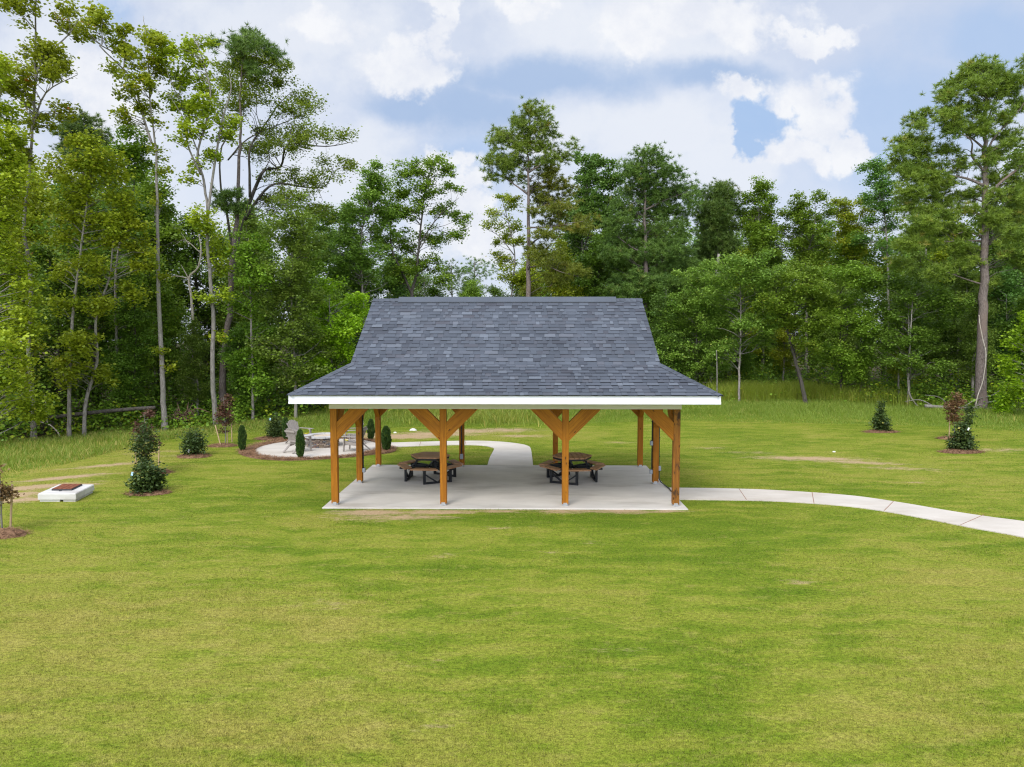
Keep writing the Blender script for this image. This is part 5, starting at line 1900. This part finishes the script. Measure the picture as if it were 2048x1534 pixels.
# ------------------------------------------------------------------ undergrowth, tall grass, lawn blades
def undergrowth(seed, n, kind, label):
    rng = np.random.RandomState(seed)
    x = rng.uniform(-42, 46, n)
    dy = rng.uniform(-1.7 if kind != 'dark' else -.6, 9, n)
    y = wood_edge(x) + dy
    hm = np.where(dy < 0, .42, .5) + np.clip(dy, 0, 9) * .38 + 1.3 * sstep((np.sin(x * .9) + np.sin(x * 2.3 + 1)) * .35)
    z = gz(x, y) + rng.uniform(.1, 1, n) * hm
    # leave the view to the front trunks open in places
    cs = np.stack([x, y, z], 1)
    k = 34
    ii = np.repeat(np.arange(n), k)
    P = cs[ii] + rng.normal(0, 1, (n * k, 3)) * np.array([.42, .42, .26])
    t = np.clip(rng.uniform(0, 1, n)[ii] * .6 + rng.uniform(0, .45, n * k), 0, 1)
    a = np.clip(rng.uniform(0, 1, n)[ii] * .6 + rng.uniform(0, .4, n * k), 0, 1)
    V, F, T_, A_ = leaf_quads(rng, P, .15, t, a)
    o = mesh_np('undergrowth', V, F, L[kind], attrs={'tint': T_, 'alt': A_})
    tag(o, label, 'undergrowth', kind='stuff')


undergrowth(31, 2600, 'dark', 'dark leafy undergrowth along the foot of the wood')
undergrowth(32, 2600, 'mid', 'lighter green saplings and scrub along the foot of the wood')
undergrowth(33, 700, 'yg', 'scattered yellow-green sprigs along the foot of the wood')


def blades(rng, x, y, h, w, lean, tint, alt, name, mat, label, cat, bend=True, dry=None):
    n = len(x)
    z = gz(x, y) - .01
    a = rng.uniform(0, 2 * math.pi, n)
    fa = rng.uniform(0, 2 * math.pi, n)
    le = np.abs(rng.normal(0, lean, n))
    d = np.stack([np.cos(a) * np.sin(le), np.sin(a) * np.sin(le), np.cos(le)], 1) * h[:, None]
    s = np.stack([np.cos(fa), np.sin(fa), 0 * fa], 1) * (w / 2)[:, None]
    b = np.stack([x, y, z], 1)
    if bend:
        mid = b + d * .55
        tip = b + d + np.stack([np.cos(a), np.sin(a), -.35 + 0 * a], 1) * (h * .22)[:, None]
        V = np.stack([b - s, b + s, mid + s * .7, mid - s * .7, tip], 1).reshape(-1, 3)
        i = np.arange(n) * 5
        F = np.concatenate([np.stack([i, i + 1, i + 2], 1), np.stack([i, i + 2, i + 3], 1), np.stack([i + 3, i + 2, i + 4], 1)])
        r = 5
    else:
        V = np.stack([b - s, b + s, b + d], 1).reshape(-1, 3)
        F = np.arange(3 * n).reshape(n, 3)
        r = 3
    at_ = {'tint': np.repeat(tint, r), 'alt': np.repeat(alt, r)}
    if dry is not None:
        at_['dry'] = np.repeat(dry, r)
    o = mesh_np(name, V, F, mat, attrs=at_)
    return tag(o, label, cat, kind='stuff')


def vnoise(x, y, s, seed):
    """Smooth value noise."""
    x = x * s
    y = y * s
    xi, yi = np.floor(x).astype(int), np.floor(y).astype(int)
    fx, fy = sstep(x - xi), sstep(y - yi)

    def hsh(i, j):
        q = np.sin(i * 127.1 + j * 311.7 + seed * 74.7) * 43758.5453
        return q - np.floor(q)
    a, b, c, d = hsh(xi, yi), hsh(xi + 1, yi), hsh(xi, yi + 1), hsh(xi + 1, yi + 1)
    return (a * (1 - fx) + b * fx) * (1 - fy) + (c * (1 - fx) + d * fx) * fy


def tall_grass():
    rng = np.random.RandomState(41)
    n = 420000
    x = rng.uniform(-30, 36, n)
    e0, e1 = mead_edge(x), wood_edge(x)
    y = e0 - .6 + (e1 + 1.5 - e0 + .6) * rng.uniform(0, 1, n)
    cl = vnoise(x, y, .55, 1) * .6 + vnoise(x, y, 1.7, 2) * .4
    f = np.clip((y - e0) / (e1 - e0), 0, 1)
    wr = wear_at(x, y)
    keep = (rng.uniform(0, 1, n) < .25 + .75 * sstep(cl * 1.3)) & (wr < .35) & (np.abs(x - CAM[0]) < .82 * y + 2) & ~hard_mask(x, y)
    # rather short where the boundary is
    x, y, cl, f = x[keep], y[keep], cl[keep], f[keep]
    n = len(x)
    left = sstep((-x - 8) / 6)
    h = .82 * (.10 + .42 * sstep(f * 1.8) * (.35 + .9 * cl) + -.10 * left) * rng.uniform(.5, 1.25, n)
    blades(rng, x, y, h, .014 + .010 * rng.uniform(0, 1, n), .32, np.clip(rng.normal(.45, .25, n) + (cl - .5) * .6, 0, 1), np.clip(rng.uniform(0, 1, n) * .9 + .12 * (cl < .35) + .35 * left * (rng.uniform(0, 1, n) < .5), 0, 1), 'tall_grass', L['tall'],
           'tall rough grass between the mown lawn and the wood', 'tall grass')
    # weed plumes right of the roof and along the back
    n = 26000
    x = np.concatenate([rng.normal(gnd(1500, 800)[0], 1.5, n // 3), rng.normal(gnd(1600, 800)[0], 1.3, n // 3), rng.uniform(-10, 24, n // 3)])
    y = wood_edge(x) + rng.uniform(-1.8, .8, len(x))
    cl = vnoise(x, y, 1.2, 5)
    k = cl > .38
    k[:2 * (n // 3)] = True
    x, y = x[k], y[k]
    n = len(x)
    blades(rng, x, y, rng.uniform(.6, 1.6, n), .012 + .014 * rng.uniform(0, 1, n), .16, rng.uniform(.2, 1, n), rng.uniform(0, 1, n), 'weed_plumes', L['plume'],
           'feathery green weeds standing taller than the grass at the wood edge', 'weeds')
    n = 5000
    x = rng.normal(gnd(950, 838)[0], 1.6, n)
    y = rng.normal(gnd(950, 838)[1], 1.2, n)
    x = np.append(x, rng.normal(gnd(880, 832)[0], 1.2, 2500))
    y = np.append(y, rng.normal(gnd(880, 832)[1], 1.2, 2500))
    n = len(x)
    blades(rng, x, y, rng.uniform(.25, .6, n), .02 + .015 * rng.uniform(0, 1, n), .4, rng.uniform(0, 1, n), rng.uniform(0, 1, n), 'yellow_weeds', L['gold'],
           'yellowish seeding weeds seen under the pavilion roof', 'weeds')


tall_grass()


def lawn_blades():
    rng = np.random.RandomState(51)
    n = 980000
    r = np.exp(rng.uniform(math.log(4.6), math.log(36), n))
    a = rng.uniform(-1.0, 1.0, n)
    x = CAM[0] + r * a * 1.0
    y = r.copy()
    keep = (y < mead_edge(x) + .5) & ~hard_mask(x, y) & (wear_at(x, y) + rng.uniform(-.3, .3, n) < .42)
    x, y, r = x[keep], y[keep], r[keep]
    n = len(x)
    h = (.020 + .018 * vnoise(x, y, .9, 8) + .007 * (vnoise(x, y, 2.6, 9) > .72)) * rng.uniform(.6, 1.3, n)
    w = .005 + .00065 * r
    blades(rng, x, y, h, w, .75, rng.uniform(0, 1, n), rng.uniform(0, 1, n), 'lawn_grass', M_BLADE, 'short mown grass blades of the lawn', 'grass', bend=False, dry=dry_shade_at(x, y))


lawn_blades()


# ------------------------------------------------------------------ shrubs, saplings, cypresses
def shrub(name, label, base, h, prof, kind, seed, n, leaf=.05, stems=5, group=None, cat='shrub', upb=.7, rr=.9, hgt0=0.0, bark=None, tagat=None, tagm=None, clump=.12, per=26):
    """prof: list of (height fraction, radius)."""
    rng = np.random.RandomState(seed)
    b = gnd(*base) if len(base) == 2 else np.array(base)
    root = empty(name, tuple(b), label, cat, group)
    hf = np.array([p[0] for p in prof])
    rf = np.array([p[1] for p in prof])
    t = rng.uniform(0, 1, n * 4)
    w = np.interp(t, hf, rf)
    t = t[rng.uniform(0, 1, n * 4) < (w / w.max()) ** 1.4 + .05][:n]
    n = len(t)
    a = rng.uniform(0, 2 * math.pi, n)
    q = np.sqrt(rng.uniform(.08, 1, n)) * np.interp(t, hf, rf) * rng.uniform(.8, 1.12, n)
    c = np.stack([q * np.cos(a), q * np.sin(a), hgt0 + t * (h - hgt0)], 1)
    m = MB()
    for k in range(stems):
        top = c[rng.randint(n)] * np.array([.6, .6, 1])
        m.tube([(rng.normal(0, .02), rng.normal(0, .02), -.05), tuple(top * np.array([.4, .4, .5])), tuple(top)], [.014, .010, .005], 5)
    for k in range(min(n, 40)):
        i = rng.randint(n)
        s0 = np.array([0, 0, max(.03, c[i][2] * .75 - .05)])
        m.tube([tuple(s0), tuple(c[i])], [.006, .003], 4, False)
    m.build('stem', bark or BARKD, root)
    ii = np.repeat(np.arange(n), per)
    P = c[ii] + rng.normal(0, 1, (n * per, 3)) * clump
    P[:, 2] = np.maximum(P[:, 2], .02)
    tint = np.clip(rng.uniform(0, 1, n)[ii] * .55 + rng.uniform(0, .5, n * per), 0, 1)
    alt = np.clip(rng.uniform(0, 1, n)[ii] * .5 + rng.uniform(0, .5, n * per), 0, 1)
    V, F, T_, A_ = leaf_quads(rng, P, leaf, tint, alt, upb=upb)
    mesh_np('foliage', V, F, L[kind], root, {'tint': T_, 'alt': A_})
    if tagat is not None:
        mm = MB()
        mm.box((0, 0, 0), (.055, .006, .10), Matrix.Rotation(.3, 3, 'Y'))
        mm.build('plant_tag', tagm or M_TAGW, root, tagat)
    return root


GC = 'columnar evergreens round the fire pit patio'


def cypress(label, px, py, h, r, seed):
    rng = np.random.RandomState(seed)
    b = gnd(px, py)
    root = empty('columnar_evergreen', tuple(b), label, 'evergreen', GC)
    m = MB()
    m.tube([(0, 0, -.05), (0, 0, h * .8)], [.025, .008], 6)
    m.build('stem', BARKD, root)
    n = 5200
    t = rng.uniform(.02, 1, n)
    prof = r * np.interp(t, [0, .12, .45, .75, .92, 1.0], [.38, .72, 1.0, .88, .52, .12])
    a = rng.uniform(0, 2 * math.pi, n)
    lump = 1 + .14 * np.sin(a * 3 + t * 9 + seed) + .10 * np.sin(a * 5 - t * 14)
    q = np.sqrt(rng.uniform(.25, 1, n)) * prof * lump
    P = np.stack([q * np.cos(a), q * np.sin(a), t * h], 1)
    # upright sprays
    d = np.stack([np.cos(a) * .30, np.sin(a) * .30, 1 + 0 * a], 1) + rng.normal(0, .18, (n, 3))
    d /= np.linalg.norm(d, axis=1)[:, None]
    s = np.cross(d, rng.normal(0, 1, (n, 3)))
    s /= np.linalg.norm(s, axis=1)[:, None]
    Ls = rng.uniform(.05, .12, n)[:, None]
    V = np.stack([P, P + s * .014 + d * Ls * .5, P + d * Ls, P - s * .014 + d * Ls * .5], 1).reshape(-1, 3)
    tint = np.repeat(np.clip(rng.uniform(0, .7, n) + .35 * (np.sin(a * 4 + t * 20) > .6), 0, 1), 4)
    alt = np.repeat(rng.uniform(0, 1, n), 4)
    mesh_np('foliage', V, np.arange(4 * n).reshape(n, 4), L['cyp'], root, {'tint': tint, 'alt': alt})


cypress('dark columnar evergreen alone on the wide left part of the straw bed', 485, 903, .92, .125, 1)
cypress('dark columnar evergreen in front of the chair that turns its back', 601, 917, .96, .135, 2)
cypress('dark columnar evergreen half hidden behind the two chairs on the far side', 572, 880, .88, .125, 3)
cypress('dark columnar evergreen at the back of the patio, seen between two pavilion posts', 742, 880.5, .82, .135, 4)
cypress('stout dark columnar evergreen where the walk meets the patio', 772.5, 902, .88, .175, 5)

BP = [(0, .30), (.25, .50), (.6, .45), (.85, .30), (1, .08)]
mulch_ring(388, 913, .62, .45, 'oval mulch ring under the round green bush left of the patio')
shrub('round_bush', 'round glossy green bush on a mulch ring left of the patio', (388, 911), .88, [(0, .24), (.3, .35), (.65, .32), (.9, .18), (1, .05)], 'holly', 61, 120, leaf=.07, tagat=(-.02, -.33, .22))
mulch_ring(549, 877, .85, .6, 'mulch ring under the pointed bush behind the patio')
shrub('pointed_bush', 'pointed green bush with a pale tag standing behind the patio', (552, 876), .92, [(0, .32), (.3, .36), (.65, .24), (.9, .11), (1, .04)], 'holly', 62, 150, leaf=.06, tagat=(-.14, -.25, .84), tagm=M_TAGB)
mulch_ring(297, 986, .62, .4, 'thin mulch ring under the low glossy shrub beside the drain', h=.05)
shrub('glossy_shrub', 'low glossy dark green shrub with a bluish tag standing nearest the storm drain', (296, 984), .76, [(0, .25), (.25, .36), (.6, .33), (.85, .22), (1, .08)], 'holly', 63, 130, leaf=.08, clump=.10, tagat=(-.28, -.25, .56), tagm=M_TAGB)
mulch_ring(1762, 864, .85, .38, 'mulch ring under the cone-shaped holly')
shrub('cone_holly', 'dark cone-shaped holly alone at the edge of the tall grass', (1762, 863), 1.36, [(0, .27), (.15, .34), (.45, .24), (.62, .10), (.75, .10), (.88, .12), (1, .03)], 'holly', 64, 120, leaf=.085, clump=.09)
mulch_ring(1922, 904, .85, .42, 'mulch ring under the dark shrub with the white tag')
shrub('tagged_shrub', 'dark green shrub with a white tag beside the rusty sapling', (1922, 901), .98, [(0, .30), (.2, .38), (.5, .29), (.8, .17), (1, .05)], 'holly', 65, 130, leaf=.085, clump=.10, tagat=(.05, -.3, .86))
mulch_ring(1898, 877, .55, .35, 'small mulch ring under the rusty sapling')
mulch_ring(445, 892, .62, .4, 'mulch ring under the purple sapling by the ivy-wrapped trunk')
mulch_ring(306, 945, .65, .4, 'mulch ring under the purple-topped sapling behind the glossy shrub')
mulch_ring(12, 1070, .46, .34, 'thick mulch ring under the sparse sapling at the left border', h=.13)


def sapling(label, base, h, kind, lobes, seed, leaf=.065, per=22, dens=1.0, rc=.13):
    b = gnd(*base)
    rng = np.random.RandomState(seed)
    trunk = [b - np.array([0, 0, .1]), b + np.array([.01, 0, h * .4]), b + np.array([rng.normal(0, .03), 0, h * .75]), b + np.array([rng.normal(0, .03), 0, h * .98])]
    lb = [(b + np.array([x, rng.uniform(-.1, .1), z]), (rx, rx, rz), 1.0) for x, z, rx, rz in lobes]
    return make_tree('sapling', label, 'sapling', None, b, trunk, .020, lb, L[kind], BARK, rng, leaf=leaf, rc=rc, per=per, dens=dens, rtop=.006)


GS = 'wooden stakes beside the young trees'


def stake(label, base, h, lean=(0, 0)):
    b = gnd(*base)
    m = MB()
    m.bar((0, 0, -.1), (lean[0], lean[1], h), .035, .035, (0, 1, 0), bev=.004)
    tag(m.build('wooden_stake', M_STAKE, None, tuple(b)), label, 'stake', GS)


sapling('purple-leaved young tree left of the patio, beside the ivy-wrapped trunk foot', (451, 890), 1.95, 'purple', [(0, .9, .28, .22), (.05, 1.25, .34, .24), (-.06, 1.6, .30, .22), (.1, 1.85, .26, .14), (-.05, .6, .18, .12)], 71, dens=1.1)
stake('leaning stake in front of the purple young tree', (443, 893), .85, (-.22, 0))
stake('upright stake behind the purple young tree, at its patio side', (464, 884), .75, (0, 0))
stake('low stake tight beside the stem of the purple young tree', (455, 889), .5, (.0, 0))
sapling('slim young tree with green lower leaves and a purple tip behind the glossy shrub', (293, 944), 1.95, 'purple', [(0, 1.25, .30, .30), (.20, .92, .20, .24), (-.15, 1.5, .22, .18), (.02, 1.85, .20, .16), (.1, .65, .16, .14)], 72)
shrub('twiggy_bush', 'twiggy upright green bush mingling with the purple tip behind the glossy shrub', (290, 952), 1.60, [(0, .10), (.35, .20), (.6, .38), (.8, .30), (1, .10)], 'holly', 73, 75, leaf=.075, clump=.10)
stake('upright stake behind the glossy shrub, on its patio side', (317, 931), .82, (.05, 0))
stake('stake behind the glossy shrub, on its drain side', (272, 925), .65, (0, 0))
sapling('sparse rusty-leaved sapling cut off by the left border', (4, 1066), 1.55, 'rust', [(-.10, .75, .26, .26), (-.05, 1.05, .30, .22), (-.15, 1.35, .24, .2), (.08, .85, .16, .2)], 74, dens=.8)
stake('grey stake leaning over the thick mulch ring at the left border', (20, 1062), 1.05, (.10, 0))
sapling('rusty-brown dying sapling behind the dark tagged shrub', (1908, 876), 1.85, 'rust', [(-.05, .85, .36, .28), (.0, 1.2, .40, .28), (.05, 1.5, .30, .24), (0, 1.8, .18, .16), (-.22, 1.3, .22, .26)], 75, leaf=.08, dens=1.0, rc=.16)
stake('short stake beside the rusty-brown dying sapling', (1898, 876), 1.1, (0, 0))
sapling('slim dark green sapling just behind the white-tagged shrub', (1928, 886), 1.5, 'holly', [(.05, .85, .28, .22), (.12, 1.15, .27, .22), (.1, 1.4, .18, .15)], 76, leaf=.08, rc=.16)
shrub('leafy_shoot', 'light yellow-green leafy shoot in front of the giant pine log', (2004, 832), 1.35, [(0, .12), (.4, .30), (.7, .36), (1, .12)], 'bright', 77, 60, leaf=.10, clump=.16)

# stones and litter
rng = np.random.RandomState(9)
for px, py, s, lb in ((826, 861, .13, 'white stone lying in the bare dirt behind the patio walk'), (790, 866, .07, 'small pale stone in the bare dirt, left of the white stone'), (1668, 904, .05, 'tiny pale stone on the lawn between the cone holly and the path')):
    b = gnd(px, py)
    m = MB()
    n = 8
    vs, fs = [], []
    for j in range(5):
        for i in range(n):
            a = 2 * math.pi * i / n
            e = -math.pi / 2 * .3 + (math.pi / 2 * 1.25) * j / 4
            r_ = s * math.cos(e) * rng.uniform(.8, 1.15)
            vs.append((r_ * math.cos(a) * 1.2, r_ * math.sin(a) * .9, s * .8 * math.sin(e) * rng.uniform(.9, 1.1)))
    for j in range(4):
        for i in range(n):
            fs.append((j * n + i, j * n + (i + 1) % n, (j + 1) * n + (i + 1) % n, (j + 1) * n + i))
    fs.append(tuple(range(4 * n, 5 * n)))
    m.add(vs, fs)
    tag(m.build('stone', M_ROCK, None, tuple(b)), lb, 'stone')
# ------------------------------------------------------------------ sky and sun
SUN_EL, SUN_AZ = 47.0, 203.0      # the sun is behind the camera, a little to the left
SC.view_settings.view_transform = 'Standard'
SC.view_settings.look = 'None'
SC.view_settings.gamma = 1.0
SC.view_settings.exposure = 0.42

wd = bpy.data.worlds.new('World')
SC.world = wd
wd.use_nodes = True
nt = wd.node_tree
nt.nodes.clear()
g = G(nt)
sky = g.n('ShaderNodeTexSky')
sky.sky_type = 'NISHITA'
sky.sun_disc = False
sky.sun_elevation = R(SUN_EL)
sky.sun_rotation = R(SUN_AZ)
sky.air_density = 1.0
sky.dust_density = 1.2
sky.ozone_density = 1.5
co = g.n('ShaderNodeTexCoord').outputs['Generated']
sep = g.n('ShaderNodeSeparateXYZ', {0: co})
yy = g.math('MAXIMUM', g.math('ABSOLUTE', sep.outputs[1]), 0.08)
u = g.math('DIVIDE', sep.outputs[0], yy)
v = g.math('DIVIDE', sep.outputs[2], yy)
uv = g.n('ShaderNodeCombineXYZ', {0: u, 1: v, 2: 0.0}).outputs[0]
wn = g.vmath('SUBTRACT', g.noise(uv, 4.5, 6, 0.62, col=True), (.5, .5, .5))
wn2 = g.vmath('SUBTRACT', g.noise(uv, 16, 5, 0.6, col=True), (.5, .5, .5))
wsum = g.vmath('ADD', g.vmath('MULTIPLY', wn, (.30, .20, 0)), g.vmath('MULTIPLY', wn2, (.10, .08, 0)))
q = g.vmath('ADD', uv, wsum)
qs = g.vmath('ADD', uv, g.vmath('MULTIPLY', wn, (.16, .10, 0)))


def sp(px, py):
    d = ray(px, py)
    return d[0] / d[1], d[2] / d[1]


def blob(px, py, rx, ry, hard, vec):
    cx, cy = sp(px, py)
    d = g.vmath('SUBTRACT', vec, (cx, cy, 0))
    d = g.vmath('MULTIPLY', d, (FPX / rx, FPX / ry, 0))
    return g.math('SUBTRACT', 1.0, g.math('MULTIPLY', g.vmath('LENGTH', d), 0.5))


def union(lst, vec):
    r = None
    for b in lst:
        m = blob(*b, vec)
        r = m if r is None else g.math('MAXIMUM', r, m)
    return r


bil = g.noise(uv, 7.0, 9, 0.60)
bil2 = g.noise(g.vmath('ADD', uv, (3.1, 1.7, 0)), 13.0, 8, 0.62)
blw = g.math('ADD', g.math('MULTIPLY', g.math('SUBTRACT', bil, .5), 1.0), g.math('MULTIPLY', g.math('SUBTRACT', bil2, .5), .55))


def cover(f, lo, hi, amt=1.0):
    return g.mapr(g.math('ADD', f, g.math('MULTIPLY', blw, amt)), lo, hi, 0, 1, True)


k = 10.0        # the background strength is a tenth
veil = (0.52 * k, 0.572 * k, 0.69 * k)
grey = (0.29 * k, 0.395 * k, 0.58 * k)
blue = (0.27 * k, 0.405 * k, 0.63 * k)
white = (0.70 * k, 0.71 * k, 0.735 * k)
base = g.mix(0.80, sky.outputs[0], veil)
# broad pale streaks
n1 = g.noise(g.scalev(q, 1.6, 3.4, 1), 1.0, 5, 0.55)
c = g.mix(g.mapr(n1, .38, .66, 0, .75, True), base, (0.61 * k, 0.645 * k, 0.715 * k))
lowv = g.mapr(v, .02, .22, .5, 0)
c = g.mix(lowv, c, (0.56 * k, 0.60 * k, 0.69 * k))
# blue openings
bl = union([(1800, 250, 190, 150, .7), (215, 15, 80, 40, .8), (930, 340, 80, 90, .8), (1980, 90, 160, 80, .9)], qs)
c = g.mix(g.math('MULTIPLY', cover(bl, .30, .85, .5), .6), c, blue)
# pale sheet on the upper right and middle
ws = union([(1250, 40, 330, 95, .75), (560, 60, 260, 130, .9), (80, 120, 160, 150, .9), (1130, 250, 140, 70, .8), (1300, 270, 190, 80, .8), (700, 330, 130, 110, .8), (260, 230, 130, 110, .8), (1450, 330, 150, 60, .8)], qs)
c = g.mix(g.math('MULTIPLY', cover(ws, .38, .80, 1.2), .72), c, (0.635 * k, 0.66 * k, 0.71 * k))
# grey-blue cloud bases
gr = union([(1080, 155, 250, 42, .8), (960, 215, 150, 55, .8), (1420, 150, 160, 32, .8), (800, 225, 110, 35, .8)], qs)
c = g.mix(g.math('MULTIPLY', cover(gr, .30, .80, .7), .85), c, grey)
# cumulus heads
wh = union([(800, 140, 92, 48, .35), (1640, 210, 92, 85, .28), (1590, 300, 90, 45, .4), (1470, 175, 85, 34, .4), (1640, 55, 85, 26, .5), (900, 420, 70, 95, .45), (1450, 15, 170, 60, .6), (1250, 40, 120, 50, .6), (1030, 20, 60, 30, .6), (640, 40, 90, 40, .6), (880, 340, 50, 40, .5), (250, 250, 50, 40, .5), (1100, 300, 60, 30, .5), (860, 50, 40, 60, .6), (210, 170, 60, 60, .7), (1690, 280, 50, 50, .4), (950, 470, 80, 50, .5)], q)
inner = g.mix(g.mapr(bil2, .38, .62), (0.60 * k, 0.625 * k, 0.69 * k), white)
c = g.mix(g.math('MULTIPLY', cover(wh, .40, .70, 1.0), .95), c, inner)
hole = union([(1510, 245, 82, 62, .3), (1470, 285, 40, 40, .35)], q)
c = g.mix(g.math('MULTIPLY', cover(hole, .40, .64, 1.0), .85), c, blue)
# sky round the sun, unseen behind the camera, brightened as fill under the roof
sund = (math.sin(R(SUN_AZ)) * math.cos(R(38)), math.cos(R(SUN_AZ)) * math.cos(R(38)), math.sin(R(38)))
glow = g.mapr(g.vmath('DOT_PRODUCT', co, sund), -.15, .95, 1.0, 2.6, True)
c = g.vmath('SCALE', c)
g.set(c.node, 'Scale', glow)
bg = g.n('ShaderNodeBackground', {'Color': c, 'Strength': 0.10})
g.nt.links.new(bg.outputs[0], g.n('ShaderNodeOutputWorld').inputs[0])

sd = bpy.data.lights.new('sun', 'SUN')
sd.energy = 1.6
sd.angle = R(24)
sd.color = (1.0, 0.95, 0.87)
so = bpy.data.objects.new('sun', sd)
COL.objects.link(so)
az = R(SUN_AZ)
dv = Vector((math.sin(az) * math.cos(R(SUN_EL)), math.cos(az) * math.cos(R(SUN_EL)), math.sin(R(SUN_EL))))
so.rotation_euler = dv.to_track_quat('Z', 'Y').to_euler()
so.location = (-10, -20, 40)

cy = SC.cycles
cy.use_denoising = True
cy.denoising_prefilter = 'NONE'
cy.max_bounces = 6
cy.diffuse_bounces = 4
cy.glossy_bounces = 2
cy.transmission_bounces = 4
cy.transparent_max_bounces = 4
cy.use_adaptive_sampling = True
cy.adaptive_threshold = 0.004

cy.filter_width = 1.2
